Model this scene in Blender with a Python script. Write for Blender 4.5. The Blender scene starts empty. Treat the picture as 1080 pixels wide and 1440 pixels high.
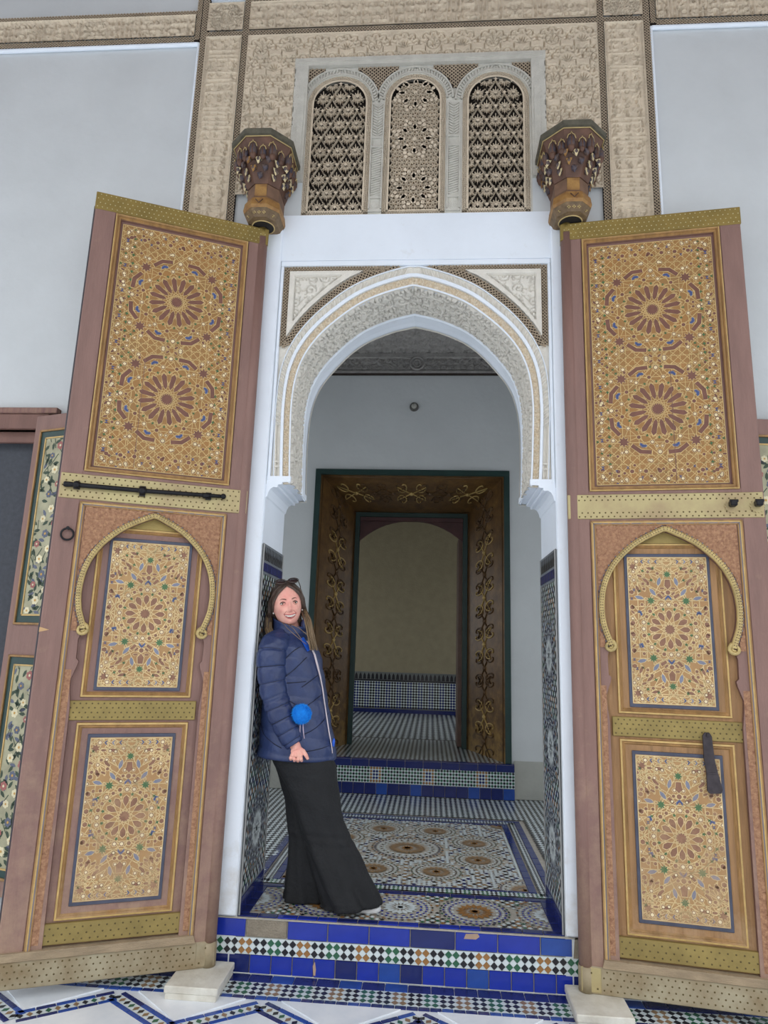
import bpy, bmesh, math, random
import numpy as np
from mathutils import Vector, Matrix
R_ = random.Random(7)
SC = bpy.context.scene
COL = SC.collection
PI = math.pi

# ---------------------------------------------------------------- camera
cam_d = bpy.data.cameras.new('camera'); cam = bpy.data.objects.new('camera', cam_d); COL.objects.link(cam)
YAW, PITCH, ROLL, FPX = math.radians(4.305), math.radians(11.634), math.radians(1.790), 934.4
f_ = Vector((-math.sin(YAW)*math.cos(PITCH), math.cos(YAW)*math.cos(PITCH), math.sin(PITCH)))
r_ = Vector((math.cos(YAW), math.sin(YAW), 0)); u_ = r_.cross(f_)
r2 = math.cos(ROLL)*r_ + math.sin(ROLL)*u_; u2 = -math.sin(ROLL)*r_ + math.cos(ROLL)*u_
m = Matrix((r2, u2, -f_)).transposed().to_4x4(); m.translation = Vector((0.1421, -3.7100, 1.6292))
cam.matrix_world = m
cam_d.sensor_fit = 'HORIZONTAL'; cam_d.sensor_width = 36.0; cam_d.lens = FPX/1080*36.0
cam_d.clip_start = 0.05; cam_d.clip_end = 200
SC.camera = cam

# ---------------------------------------------------------------- light
w = bpy.data.worlds.new('overcast_sky'); SC.world = w; w.use_nodes = True
nt = w.node_tree; bg = nt.nodes['Background']
tc = nt.nodes.new('ShaderNodeTexCoord'); sx = nt.nodes.new('ShaderNodeSeparateXYZ'); cr = nt.nodes.new('ShaderNodeValToRGB')
nt.links.new(tc.outputs['Generated'], sx.inputs[0]); nt.links.new(sx.outputs['Z'], cr.inputs[0]); nt.links.new(cr.outputs[0], bg.inputs[0])
cr.color_ramp.elements[0].position = 0.0; cr.color_ramp.elements[0].color = (0.31, 0.325, 0.34, 1)
cr.color_ramp.elements[1].position = 1.0; cr.color_ramp.elements[1].color = (0.90, 0.94, 0.98, 1)
bg.inputs['Strength'].default_value = 1.0
SC.view_settings.view_transform = 'Standard'; SC.view_settings.look = 'None'
SC.view_settings.exposure = 1.88; SC.view_settings.gamma = 1.0; SC.view_settings.use_curve_mapping = False
SC.cycles.max_bounces = 8; SC.cycles.diffuse_bounces = 6
SC.cycles.use_denoising = True

# ---------------------------------------------------------------- helpers
def lin(c):
    return tuple(((x/255)/12.92 if x/255 <= 0.04045 else ((x/255+0.055)/1.055)**2.4) for x in c)
MATS = {}
def mat(name, rgb, rough=0.6, metal=0.0, var=0.12, vs=6.0, bump=0.0, bs=60.0, rgb2=None, streak=None, spec=0.5, detail=6, wear=None):
    """noise-varied surface; var mixes towards a darker tone, rgb2 gives a second tone; streak=(x,y,z) stretches the noise"""
    if name in MATS: return MATS[name]
    mt = bpy.data.materials.new(name); mt.use_nodes = True; n = mt.node_tree; b = n.nodes['Principled BSDF']
    b.inputs['Roughness'].default_value = rough; b.inputs['Metallic'].default_value = metal
    b.inputs['Specular IOR Level'].default_value = spec
    c = lin(rgb); c2 = lin(rgb2) if rgb2 else tuple(x*(1-var*2.2) for x in c)
    tcn = n.nodes.new('ShaderNodeTexCoord'); mp = n.nodes.new('ShaderNodeMapping')
    n.links.new(tcn.outputs['Object'], mp.inputs[0])
    if streak: mp.inputs['Scale'].default_value = streak
    nz = n.nodes.new('ShaderNodeTexNoise'); nz.inputs['Scale'].default_value = vs; nz.inputs['Detail'].default_value = detail
    nz.inputs['Roughness'].default_value = 0.62
    n.links.new(mp.outputs[0], nz.inputs['Vector'])
    rp = n.nodes.new('ShaderNodeValToRGB'); rp.color_ramp.elements[0].position = 0.34; rp.color_ramp.elements[1].position = 0.66
    rp.color_ramp.elements[0].color = (*c2, 1); rp.color_ramp.elements[1].color = (*c, 1)
    n.links.new(nz.outputs['Fac'], rp.inputs[0]); n.links.new(rp.outputs[0], b.inputs['Base Color'])
    if wear:
        wr_, z0_, z1_, am_ = wear
        sz_ = n.nodes.new('ShaderNodeSeparateXYZ'); n.links.new(tcn.outputs['Object'], sz_.inputs[0])
        mr = n.nodes.new('ShaderNodeMapRange'); mr.inputs['From Min'].default_value = z1_; mr.inputs['From Max'].default_value = z0_; n.links.new(sz_.outputs['Z'], mr.inputs['Value'])
        wn = n.nodes.new('ShaderNodeTexNoise'); wn.inputs['Scale'].default_value = 9; wn.inputs['Detail'].default_value = 8; wn.inputs['Roughness'].default_value = 0.7; n.links.new(tcn.outputs['Object'], wn.inputs['Vector'])
        ad = n.nodes.new('ShaderNodeMath'); ad.operation = 'MULTIPLY_ADD'; ad.inputs[1].default_value = 3.2; ad.inputs[2].default_value = -1.95; n.links.new(wn.outputs['Fac'], ad.inputs[0])
        a2 = n.nodes.new('ShaderNodeMath'); a2.operation = 'ADD'; n.links.new(ad.outputs[0], a2.inputs[0]); n.links.new(mr.outputs[0], a2.inputs[1])
        a3 = n.nodes.new('ShaderNodeMath'); a3.operation = 'MULTIPLY'; a3.use_clamp = True; a3.inputs[1].default_value = am_; n.links.new(a2.outputs[0], a3.inputs[0])
        mn = n.nodes.new('ShaderNodeMath'); mn.operation = 'MINIMUM'; mn.inputs[1].default_value = am_; n.links.new(a3.outputs[0], mn.inputs[0])
        mx = n.nodes.new('ShaderNodeMix'); mx.data_type = 'RGBA'; n.links.new(mn.outputs[0], mx.inputs['Factor']); n.links.new(rp.outputs[0], mx.inputs[6]); mx.inputs[7].default_value = (*lin(wr_), 1); n.links.new(mx.outputs[2], b.inputs['Base Color'])
    if bump:
        nb = n.nodes.new('ShaderNodeTexNoise'); nb.inputs['Scale'].default_value = bs; nb.inputs['Detail'].default_value = 4
        n.links.new(mp.outputs[0], nb.inputs['Vector'])
        bp = n.nodes.new('ShaderNodeBump'); bp.inputs['Strength'].default_value = bump; bp.inputs['Distance'].default_value = 0.01
        n.links.new(nb.outputs['Fac'], bp.inputs['Height']); n.links.new(bp.outputs[0], b.inputs['Normal'])
    MATS[name] = mt
    return mt

class MB:
    """collects polygons, builds ONE mesh object"""
    def __init__(s): s.v = []; s.f = []; s.m = []; s.sm = []
    def poly(s, pts, mi=0, smooth=False):
        k = len(s.v); s.v += [tuple(p) for p in pts]; s.f.append(tuple(range(k, k+len(pts)))); s.m.append(mi); s.sm.append(smooth)
    def box(s, x0, x1, y0, y1, z0, z1, mi=0, bev=0.0):
        if bev > 0:
            b = bev
            k = len(s.v)
            for (xx, yy, zz) in ((x0, y0, z0), (x1, y0, z0), (x1, y1, z0), (x0, y1, z0), (x0, y0, z1), (x1, y0, z1), (x1, y1, z1), (x0, y1, z1)):
                sx = b if xx == x0 else -b; sy = b if yy == y0 else -b; sz = b if zz == z0 else -b
                s.v += [(xx, yy+sy, zz+sz), (xx+sx, yy, zz+sz), (xx+sx, yy+sy, zz)]
            X = lambda i: k+i*3; Y = lambda i: k+i*3+1; Z = lambda i: k+i*3+2
            F = [(Z(0), Z(3), Z(2), Z(1)), (Z(4), Z(5), Z(6), Z(7)), (Y(0), Y(1), Y(5), Y(4)), (Y(3), Y(7), Y(6), Y(2)), (X(0), X(4), X(7), X(3)), (X(1), X(2), X(6), X(5)),
                 (Z(0), Z(1), Y(1), Y(0)), (Z(2), Z(3), Y(3), Y(2)), (Z(5), Z(4), Y(4), Y(5)), (Z(7), Z(6), Y(6), Y(7)),
                 (Z(3), Z(0), X(0), X(3)), (Z(1), Z(2), X(2), X(1)), (Z(4), Z(7), X(7), X(4)), (Z(6), Z(5), X(5), X(6)),
                 (Y(0), Y(4), X(4), X(0)), (Y(5), Y(1), X(1), X(5)), (Y(2), Y(6), X(6), X(2)), (Y(7), Y(3), X(3), X(7))]
            for i in range(8):
                t = (X(i), Y(i), Z(i)); F.append(t if i in (0, 2, 5, 7) else t[::-1])
            for q in F: s.f.append(q); s.m.append(mi); s.sm.append(False)
            return
        P = [(x0, y0, z0), (x1, y0, z0), (x1, y1, z0), (x0, y1, z0), (x0, y0, z1), (x1, y0, z1), (x1, y1, z1), (x0, y1, z1)]
        k = len(s.v); s.v += P
        for q in ((0, 3, 2, 1), (4, 5, 6, 7), (0, 1, 5, 4), (2, 3, 7, 6), (0, 4, 7, 3), (1, 2, 6, 5)):
            s.f.append(tuple(k+i for i in q)); s.m.append(mi); s.sm.append(False)
    def prism(s, poly2, a, b, fn, mi=0, mside=None, back=True):
        """poly2: 2-D outline, fn(u,v,h)->3-D; caps at h=a (front) and h=b"""
        n = len(poly2); k = len(s.v)
        s.v += [tuple(fn(u, v, a)) for u, v in poly2] + [tuple(fn(u, v, b)) for u, v in poly2]
        s.f.append(tuple(k+i for i in range(n))); s.m.append(mi); s.sm.append(False)
        if back: s.f.append(tuple(k+n+i for i in reversed(range(n)))); s.m.append(mi); s.sm.append(False)
        for i in range(n):
            j = (i+1) % n
            s.f.append((k+j, k+i, k+n+i, k+n+j)); s.m.append(mi if mside is None else mside); s.sm.append(False)
    def tube(s, pts, rad, seg=8, mi=0, closed=False, cap=True):
        pts = [Vector(p) for p in pts]; n = len(pts); k = len(s.v)
        up = Vector((0.13, 0.21, 0.97))
        for i, p in enumerate(pts):
            a = pts[(i-1) % n] if (closed or i > 0) else p; b = pts[(i+1) % n] if (closed or i < n-1) else p
            t = (b-a).normalized(); e1 = t.cross(up)
            if e1.length < 1e-3: e1 = t.cross(Vector((1, 0, 0)))
            e1.normalize(); e2 = t.cross(e1)
            rr = rad[i] if isinstance(rad, (list, tuple)) else rad
            for q in range(seg):
                an = 2*PI*q/seg; s.v.append(tuple(p+rr*(math.cos(an)*e1+math.sin(an)*e2)))
        for i in range(n if closed else n-1):
            j = (i+1) % n
            for q in range(seg):
                q2 = (q+1) % seg
                s.f.append((k+i*seg+q, k+i*seg+q2, k+j*seg+q2, k+j*seg+q)); s.m.append(mi); s.sm.append(True)
        if cap and not closed:
            s.f.append(tuple(k+q for q in reversed(range(seg)))); s.m.append(mi); s.sm.append(False)
            s.f.append(tuple(k+(n-1)*seg+q for q in range(seg))); s.m.append(mi); s.sm.append(False)
    def loft(s, rings, mi=0, smooth=True, caps=True, wrap=True):
        k = len(s.v); n = len(rings[0])
        for r in rings: s.v += [tuple(p) for p in r]
        for i in range(len(rings)-1):
            for q in range(n if wrap else n-1):
                q2 = (q+1) % n
                s.f.append((k+i*n+q, k+i*n+q2, k+(i+1)*n+q2, k+(i+1)*n+q)); s.m.append(mi); s.sm.append(smooth)
        if caps:
            s.f.append(tuple(k+q for q in reversed(range(n)))); s.m.append(mi); s.sm.append(False)
            s.f.append(tuple(k+(len(rings)-1)*n+q for q in range(n))); s.m.append(mi); s.sm.append(False)
    def ball(s, c, r, seg=12, rings=8, mi=0, sx=1, sy=1, sz=1, M=None):
        c = Vector(c); k = len(s.v)
        for i in range(rings+1):
            t = PI*i/rings
            for q in range(seg):
                a = 2*PI*q/seg; d = Vector((sx*r*math.sin(t)*math.cos(a), sy*r*math.sin(t)*math.sin(a), sz*r*math.cos(t)))
                s.v.append(tuple(c+(M @ d if M else d)))
        for i in range(rings):
            for q in range(seg):
                q2 = (q+1) % seg; s.f.append((k+i*seg+q, k+(i+1)*seg+q, k+(i+1)*seg+q2, k+i*seg+q2)); s.m.append(mi); s.sm.append(True)
    def xf(s, fn):
        s.v = [tuple(fn(*p)) for p in s.v]; return s
    def build(s, name, mats, parent=None, flip=False, recalc=False, bevel=0, loc=None):
        me = bpy.data.meshes.new(name)
        f = [q[::-1] for q in s.f] if flip else s.f
        me.from_pydata(s.v, [], f)
        for mm in (mats if isinstance(mats, (list, tuple)) else [mats]): me.materials.append(mm)
        me.polygons.foreach_set('material_index', s.m); me.polygons.foreach_set('use_smooth', s.sm)
        if recalc:
            bm = bmesh.new(); bm.from_mesh(me); bmesh.ops.remove_doubles(bm, verts=bm.verts, dist=1e-5); bmesh.ops.recalc_face_normals(bm, faces=bm.faces); bm.to_mesh(me); bm.free()
        me.update()
        o = bpy.data.objects.new(name, me); COL.objects.link(o)
        if parent is not None: o.parent = parent
        if loc is not None: o.location = loc
        if bevel:
            bv = o.modifiers.new('edge', 'BEVEL'); bv.width = bevel; bv.segments = 2; bv.limit_method = 'ANGLE'
        return o
def tag(o, label=None, cat=None, group=None, kind=None):
    if label: o['label'] = label
    if cat: o['category'] = cat
    if group: o['group'] = group
    if kind: o['kind'] = kind
    return o
def empty(name, loc=(0, 0, 0), rz=0, parent=None):
    o = bpy.data.objects.new(name, None); COL.objects.link(o); o.location = loc; o.rotation_euler = (0, 0, rz); o.empty_display_size = 0.1
    if parent is not None: o.parent = parent
    return o
def pieces(name, items, mats, parent, meshes=None):
    """items: list of (mesh_key, loc, rotz, mat_index). shares mesh data between alike pieces"""
    for key, loc, rz, mi in items:
        me = meshes[(key, mi)] if (key, mi) in meshes else None
        o = bpy.data.objects.new(name, me); COL.objects.link(o); o.parent = parent; o.location = loc; o.rotation_euler = (0, 0, rz)
def mesh_of(mb, mats):
    me = bpy.data.meshes.new('piece'); me.from_pydata(mb.v, [], mb.f)
    for mm in mats: me.materials.append(mm)
    me.polygons.foreach_set('material_index', mb.m); me.polygons.foreach_set('use_smooth', mb.sm); me.update(); return me
def link(me, name, loc, parent, rot=(0, 0, 0), scale=(1, 1, 1)):
    o = bpy.data.objects.new(name, me); COL.objects.link(o); o.parent = parent; o.location = loc; o.rotation_euler = rot; o.scale = scale; return o
def sstep(a, b, x):
    t = min(1, max(0, (x-a)/(b-a))); return t*t*(3-2*t)
def clip(poly, x0, x1, y0, y1):
    for ax, lim, sg in ((0, x0, 1), (0, x1, -1), (1, y0, 1), (1, y1, -1)):
        out = []; n = len(poly)
        for i in range(n):
            a, b = poly[i], poly[(i+1) % n]; da = sg*(a[ax]-lim); db = sg*(b[ax]-lim)
            if da >= 0: out.append(a)
            if (da >= 0) != (db >= 0):
                t = da/(da-db); out.append((a[0]+t*(b[0]-a[0]), a[1]+t*(b[1]-a[1])))
        poly = out
        if len(poly) < 3: return []
    return poly
def ngon(cx, cy, r, n, a0=0.0, sy=1.0):
    return [(cx+r*math.cos(a0+2*PI*i/n), cy+sy*r*math.sin(a0+2*PI*i/n)) for i in range(n)]
def star(cx, cy, r, r2, n, a0=0.0):
    return [(cx+(r if i % 2 == 0 else r2)*math.cos(a0+PI*i/n), cy+(r if i % 2 == 0 else r2)*math.sin(a0+PI*i/n)) for i in range(2*n)]
def rotp(poly, a, cx=0, cy=0):
    c, s = math.cos(a), math.sin(a); return [(cx+c*x-s*y, cy+s*x+c*y) for x, y in poly]
def seg(p, q, wd):
    dx, dy = q[0]-p[0], q[1]-p[1]; L = math.hypot(dx, dy) or 1; nx, ny = -dy/L*wd/2, dx/L*wd/2
    return [(p[0]+nx, p[1]+ny), (p[0]-nx, p[1]-ny), (q[0]-nx, q[1]-ny), (q[0]+nx, q[1]+ny)]

# ---------------------------------------------------------------- relief carving (true geometry from a height grid)
class Relief:
    def __init__(s, w, h, res=0.005):
        s.w, s.h = w, h; s.nx = max(2, int(round(w/res))+1); s.ny = max(2, int(round(h/res))+1)
        s.res = res; s.H = np.zeros((s.ny, s.nx)); s.dx = w/(s.nx-1); s.dy = h/(s.ny-1)
    def stamp(s, x, y, r, hh=1.0, p=3):
        i0 = max(0, int((x-r)/s.dx)); i1 = min(s.nx, int((x+r)/s.dx)+2); j0 = max(0, int((y-r)/s.dy)); j1 = min(s.ny, int((y+r)/s.dy)+2)
        if i0 >= i1 or j0 >= j1: return
        X = np.arange(i0, i1)*s.dx-x; Y = np.arange(j0, j1)*s.dy-y
        D = np.sqrt(X[None, :]**2+Y[:, None]**2)/r
        v = np.where(D < 1, hh*(1-D**p), 0); s.H[j0:j1, i0:i1] = np.maximum(s.H[j0:j1, i0:i1], v)
    def stroke(s, pts, r0, r1=None, hh=1.0, p=3):
        r1 = r0 if r1 is None else r1; n = len(pts)
        for i in range(n-1):
            a, b = pts[i], pts[i+1]; L = math.hypot(b[0]-a[0], b[1]-a[1]); k = max(1, int(L/(s.res*1.2)))
            for q in range(k):
                t = q/k; tt = (i+t)/(n-1); s.stamp(a[0]+t*(b[0]-a[0]), a[1]+t*(b[1]-a[1]), r0+(r1-r0)*tt, hh, p)
    def invert(s): s.H = 1-np.clip(s.H, 0, 1)
    def spiral(s, cx, cy, R, a0, turns, sg, w0, hh=1.0):
        n = int(18*turns)+4; pts = []
        for i in range(n):
            t = i/(n-1); r = R*(1-0.85*t); a = a0+sg*2*PI*turns*t; pts.append((cx+r*math.cos(a), cy+r*math.sin(a)))
        s.stroke(pts, w0, w0*0.7, hh); s.stamp(pts[-1][0], pts[-1][1], w0*1.7, hh)
    def leaf(s, x, y, a, L, wd, hh=1.0):
        n = 7
        for i in range(n):
            t = i/(n-1); s.stamp(x+L*t*math.cos(a+0.5*t), y+L*t*math.sin(a+0.5*t), max(s.res*0.9, wd*math.sin(PI*min(1, t*0.85+0.12))), hh, 2)
    def build(s, name, mt, fn, depth, parent, mask=None):
        xs = np.arange(s.nx)*s.dx; ys = np.arange(s.ny)*s.dy
        X, Y = np.meshgrid(xs, ys)
        P = fn(X.ravel(), Y.ravel(), (s.H*depth).ravel())
        idx = np.arange(s.nx*s.ny).reshape(s.ny, s.nx)
        F = np.stack([idx[:-1, :-1], idx[:-1, 1:], idx[1:, 1:], idx[1:, :-1]], -1)
        if mask is not None:
            mk = mask(X, Y); mq = mk[:-1, :-1] & mk[:-1, 1:] & mk[1:, 1:] & mk[1:, :-1]; F = F[mq]
        F = F.reshape(-1, 4)
        me = bpy.data.meshes.new(name); me.from_pydata(P.tolist(), [], F.tolist()); me.materials.append(mt)
        me.polygons.foreach_set('use_smooth', [True]*len(me.polygons)); me.update()
        o = bpy.data.objects.new(name, me); COL.objects.link(o); o.parent = parent
        return o
def arabesque(rel, rng, pitch=0.09, vertical=True, dens=1.0, sw=0.0075):
    """vine scrolls with leaves over the whole rectangle"""
    W, H = rel.w, rel.h
    nx = max(1, int(round(W/pitch))); ny = max(1, int(round(H/pitch))); px, py = W/nx, H/ny
    for i in range(nx):
        for j in range(ny):
            cx, cy = (i+0.5)*px, (j+0.5)*py; sg = 1 if (i+j) % 2 else -1
            a0 = rng.choice([0, PI/2, PI, -PI/2])+0.3
            rel.spiral(cx, cy, min(px, py)*0.46, a0, 1.35, sg, sw)
            for q in range(5):
                a = rng.uniform(0, 2*PI); rr = min(px, py)*rng.uniform(0.25, 0.55)
                rel.leaf(cx+rr*math.cos(a), cy+rr*math.sin(a), a+sg*1.2, pitch*0.24, sw*1.3, 0.9)
def script_band(rel, rng, vertical=False, sw=0.008):
    """knotted, letter-like strokes standing crisply over a sunk vine ground; long axis = y when vertical"""
    W, H = (rel.h, rel.w) if vertical else (rel.w, rel.h)
    def T(p): return (p[1], p[0]) if vertical else p
    for k in range(int(W/0.034)+1):
        for cy in (0.2, 0.5, 0.8):
            q = T(((k+0.5)*0.034+rng.uniform(-0.008, 0.008), H*cy+rng.uniform(-0.01, 0.01)))
            rel.spiral(q[0], q[1], 0.016, rng.uniform(0, 6), 0.9, rng.choice((-1, 1)), 0.0042)
            for u in range(2): rel.leaf(q[0]+rng.uniform(-0.015, 0.015), q[1]+rng.uniform(-0.015, 0.015), rng.uniform(0, 6), 0.014, 0.0042)
    rel.H = 0.66*(1-np.clip(rel.H, 0, 1))
    x = 0.010
    while x < W-0.02:
        step = rng.uniform(0.026, 0.040); kind = rng.random()
        if kind < 0.45:
            yt = rng.choice((0.70, 0.80, 0.90))*H; dx = rng.uniform(-0.010, 0.010); y = 0.12*H
            rel.stroke([T((x, y)), T((x+dx*0.3, (y+yt)/2)), T((x+dx, yt))], 0.0062, 0.0068, 1.0, 8); q = T((x+dx, yt)); rel.stamp(q[0], q[1], 0.0095, 1.0, 8)
        else:
            for rep in range(2):
                y0 = H*(0.27+0.46*rep); R0 = rng.uniform(0.016, 0.022); a0 = rng.uniform(0, 6.3); sg = rng.choice((-1, 1))
                rel.stroke([T((x+step*0.5+R0*1.2*math.cos(a0+sg*t), y0+R0*math.sin(a0+sg*t))) for t in [4.0*i/12 for i in range(13)]], 0.0078, 0.0045, 1.0, 8)
        x += step
    rel.stroke([T((0, H*0.05)), T((W, H*0.05))], 0.0045, None, 1, 8); rel.stroke([T((0, H*0.95)), T((W, H*0.95))], 0.0045, None, 1, 8)

def net(mb, L, Wd, fn, pitch=0.022, bar=0.0055, h=0.008, mi=0, keep=None, n2=None):
    """openwork of crossing bars over a band s in [0,L], v in [0,Wd]; fn(s,v,h)->3-D"""
    n2 = n2 or max(1, round(Wd/pitch)); pv = Wd/n2; ns = max(1, round(L/pitch)); ps = L/ns; K = 2
    for i in range(-n2, ns+1):
        for sg in (1, -1):
            for j in range(n2):
                s0 = (i+j)*ps if sg > 0 else (i+n2-j)*ps; s1 = s0+sg*ps
                a = (s0, j*pv); b = (s1, (j+1)*pv)
                if min(s0, s1) < -1e-6 or max(s0, s1) > L+1e-6: continue
                if keep and not keep((a[0]+b[0])/2, (a[1]+b[1])/2): continue
                q = seg(a, b, bar)
                mb.poly([fn(u, v, h) for u, v in q], mi)
                mb.poly([fn(q[0][0], q[0][1], h), fn(q[3][0], q[3][1], h), fn(q[3][0], q[3][1], 0), fn(q[0][0], q[0][1], 0)], mi)
                mb.poly([fn(q[2][0], q[2][1], h), fn(q[1][0], q[1][1], h), fn(q[1][0], q[1][1], 0), fn(q[2][0], q[2][1], 0)], mi)
# ---------------------------------------------------------------- materials
PLASTER = mat('white_lime_plaster', (232, 239, 248), 0.75, var=0.03, vs=1.7, bump=0.25, bs=14, wear=((188, 182, 170), 0.25, 0.75, 0.55))
PLASTER_TOP = mat('greyed_lime_plaster', (213, 217, 221), 0.8, var=0.04, vs=2.2, bump=0.3, bs=30)
PLASTER_IN = mat('inner_plaster', (216, 219, 220), 0.8, var=0.04, vs=1.3, bump=0.2, bs=20)
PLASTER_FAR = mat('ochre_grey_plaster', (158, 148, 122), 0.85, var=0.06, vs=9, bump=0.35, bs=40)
PLASTER_LOW = mat('stained_plaster', (186, 186, 178), 0.85, var=0.07, vs=4, bump=0.3, bs=30)
STUCCO = mat('carved_stucco', (222, 206, 182), 0.85, var=0.08, vs=9, bump=0.5, bs=160)
STUCCO_W = mat('carved_white_stucco', (228, 223, 212), 0.8, var=0.05, vs=12, bump=0.4, bs=160)
STUCCO_G = mat('grey_stucco', (205, 202, 192), 0.85, var=0.07, vs=12, bump=0.4, bs=160)
NETM = mat('openwork_stucco', (190, 172, 148), 0.85, var=0.08, vs=9)
DARKBACK = mat('dark_recess_board', (52, 40, 33), 0.9, var=0.2, vs=20)
ATTIC = mat('attic_dark', (45, 38, 33), 0.95)
CEIL = mat('carved_ceiling_plaster', (176, 172, 168), 0.85, var=0.12, vs=14, bump=0.5, bs=90)
WOODP = mat('mauve_brown_paint', (140, 108, 99), 0.62, var=0.09, vs=5, bump=0.25, bs=40, streak=(3, 3, 0.5), wear=((172, 144, 120), 0.15, 1.5, 0.6))
WOODP_UP = mat('darker_brown_paint', (126, 92, 82), 0.6, var=0.09, vs=4, bump=0.2, bs=40, streak=(3, 3, 0.5))
WOODP_LOW = mat('worn_brown_paint', (150, 118, 100), 0.7, var=0.16, vs=6, bump=0.4, bs=60, streak=(4, 4, 0.5), rgb2=(118, 84, 82))
WOOD = mat('bare_golden_wood', (168, 128, 86), 0.6, var=0.16, vs=7, bump=0.3, bs=50, streak=(5, 5, 0.4), wear=((190, 160, 128), 0.1, 0.7, 0.6))
WOODM = mat('moulding_wood', (168, 128, 78), 0.55, var=0.18, vs=9, bump=0.25, bs=60, streak=(3, 3, 0.7), wear=((184, 158, 124), 0.1, 0.8, 0.6))
WOODG = mat('weathered_grey_wood', (170, 150, 122), 0.8, var=0.14, vs=8, bump=0.5, bs=60, streak=(1, 1, 4))
GOLDLN = mat('yellow_gilt_line', (206, 172, 108), 0.5, var=0.12, vs=20)
CARVO = mat('carved_orange_wood', (180, 138, 104), 0.7, var=0.1, vs=60, bump=0.5, bs=140, rgb2=(140, 98, 74))
BRASS_T = mat('brass_dull', (148, 126, 66), 0.5, 0.35, var=0.12, vs=8, bump=0.15, bs=30)
BRASS_M = mat('brass_pale', (190, 178, 128), 0.45, 0.25, var=0.1, vs=4, bump=0.15, bs=24, rgb2=(166, 146, 110))
BRASS_B = mat('brass_olive', (164, 144, 86), 0.5, 0.35, var=0.14, vs=6, bump=0.15, bs=30)
BRASS_L = mat('brass_weathered', (172, 162, 136), 0.6, 0.2, var=0.16, vs=5, bump=0.3, bs=26, rgb2=(140, 122, 92))
STUD_D = mat('stud_dark', (104, 88, 52), 0.5, 0.4)
STUD_L = mat('stud_bright', (205, 196, 150), 0.4, 0.4)
PG_U = mat('painted_ground_upper', (146, 110, 64), 0.6, var=0.12, vs=6, rgb2=(160, 114, 60))
PG_L = mat('painted_ground_lower', (184, 148, 98), 0.65, var=0.1, vs=5, rgb2=(170, 128, 82))
PLINE = mat('strapwork_cream_line', (212, 182, 124), 0.6, var=0.08, vs=8)
PBROWN = mat('motif_mauve_brown', (120, 78, 64), 0.6, var=0.1, vs=30)
PCREAM = mat('motif_cream', (238, 218, 172), 0.6)
PGREEN = mat('motif_green', (62, 104, 62), 0.6)
PBLUE = mat('motif_blue', (62, 78, 128), 0.6)
PLBLUE = mat('motif_grey_blue', (122, 128, 150), 0.6)
PORANGE = mat('motif_orange', (186, 118, 62), 0.6, var=0.1, vs=20)
FADE = ((180, 148, 112), 0.2, 1.35, 0.78)
LMATS = [mat('faded_ground', (178, 142, 94), 0.65, var=0.1, vs=5, rgb2=(164, 124, 82), wear=((172, 144, 112), 0.2, 1.1, 0.8)), mat('faded_line', (226, 200, 148), 0.6, wear=FADE), mat('faded_brown', (142, 102, 80), 0.6, var=0.1, vs=30, wear=FADE), mat('faded_cream', (236, 218, 178), 0.6), mat('faded_green', (76, 112, 72), 0.6, wear=FADE), mat('faded_blue', (72, 86, 128), 0.6, wear=FADE), mat('faded_grey_blue', (130, 134, 152), 0.6, wear=FADE), mat('faded_orange', (186, 128, 78), 0.6, wear=FADE), PG_L]
PBORD = mat('slate_border', (78, 82, 100), 0.6, var=0.14, vs=12)
PMATS = [PG_U, PLINE, PBROWN, PCREAM, PGREEN, PBLUE, PLBLUE, PORANGE, PG_L]
IRON = mat('black_iron', (38, 38, 42), 0.4, 0.6, var=0.2, vs=12)
GREENF = mat('dark_green_paint', (32, 62, 58), 0.45, var=0.14, vs=6)
GILTW = mat('gilded_brown_panel', (122, 90, 50), 0.42, 0.1, var=0.16, vs=9, bump=0.2, bs=40, rgb2=(90, 64, 36), wear=((176, 142, 70), 0.5, 1.3, 0.7))  # mixes to a paler yellow towards the bottom
GILT = mat('gilt_scroll', (206, 176, 112), 0.4, 0.2)
GILTD = mat('dark_scroll', (96, 70, 42), 0.5)
REDB = mat('oxblood_paint', (86, 50, 50), 0.5, var=0.15, vs=6)
ZW = mat('tile_white', (214, 224, 226), 0.22, var=0.05, vs=14)
ZK = mat('tile_black', (38, 38, 44), 0.22, var=0.1, vs=14)
ZG = mat('tile_green', (52, 104, 78), 0.22, var=0.12, vs=14)
ZO = mat('tile_ochre', (160, 116, 68), 0.25, var=0.12, vs=14)
ZB = mat('tile_cobalt', (34, 56, 168), 0.15, var=0.12, vs=5)
ZN = mat('tile_navy', (32, 44, 108), 0.15, var=0.14, vs=6)
ZM = mat('tile_mid_blue', (40, 78, 162), 0.18, var=0.12, vs=7)
ZBr = mat('tile_brown', (148, 120, 88), 0.3, var=0.12, vs=14)
ZMATS = [ZW, ZK, ZG, ZO, ZN, ZM, ZBr, ZB]
GROUT = mat('mortar', (178, 172, 160), 0.9, var=0.1, vs=20, bump=0.4, bs=120)
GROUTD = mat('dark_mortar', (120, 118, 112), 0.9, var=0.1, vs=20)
CEMENT = mat('cement_patch', (150, 140, 124), 0.95, var=0.12, vs=20, bump=0.8, bs=120)
MARBLE = mat('white_marble', (240, 243, 246), 0.3, var=0.1, vs=2.2, bump=0.05, bs=10, rgb2=(208, 216, 226))
MARBLE_B = mat('worn_marble', (222, 220, 210), 0.5, var=0.09, vs=7, bump=0.3, bs=40, rgb2=(192, 186, 172))
SCREEN = mat('dark_mesh_screen', (74, 77, 84), 0.85, var=0.1, vs=40)

P_ = 0.264; S_ = 0.585; HJ = 0.83; T_ = 0.51; RY = 3.111

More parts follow.
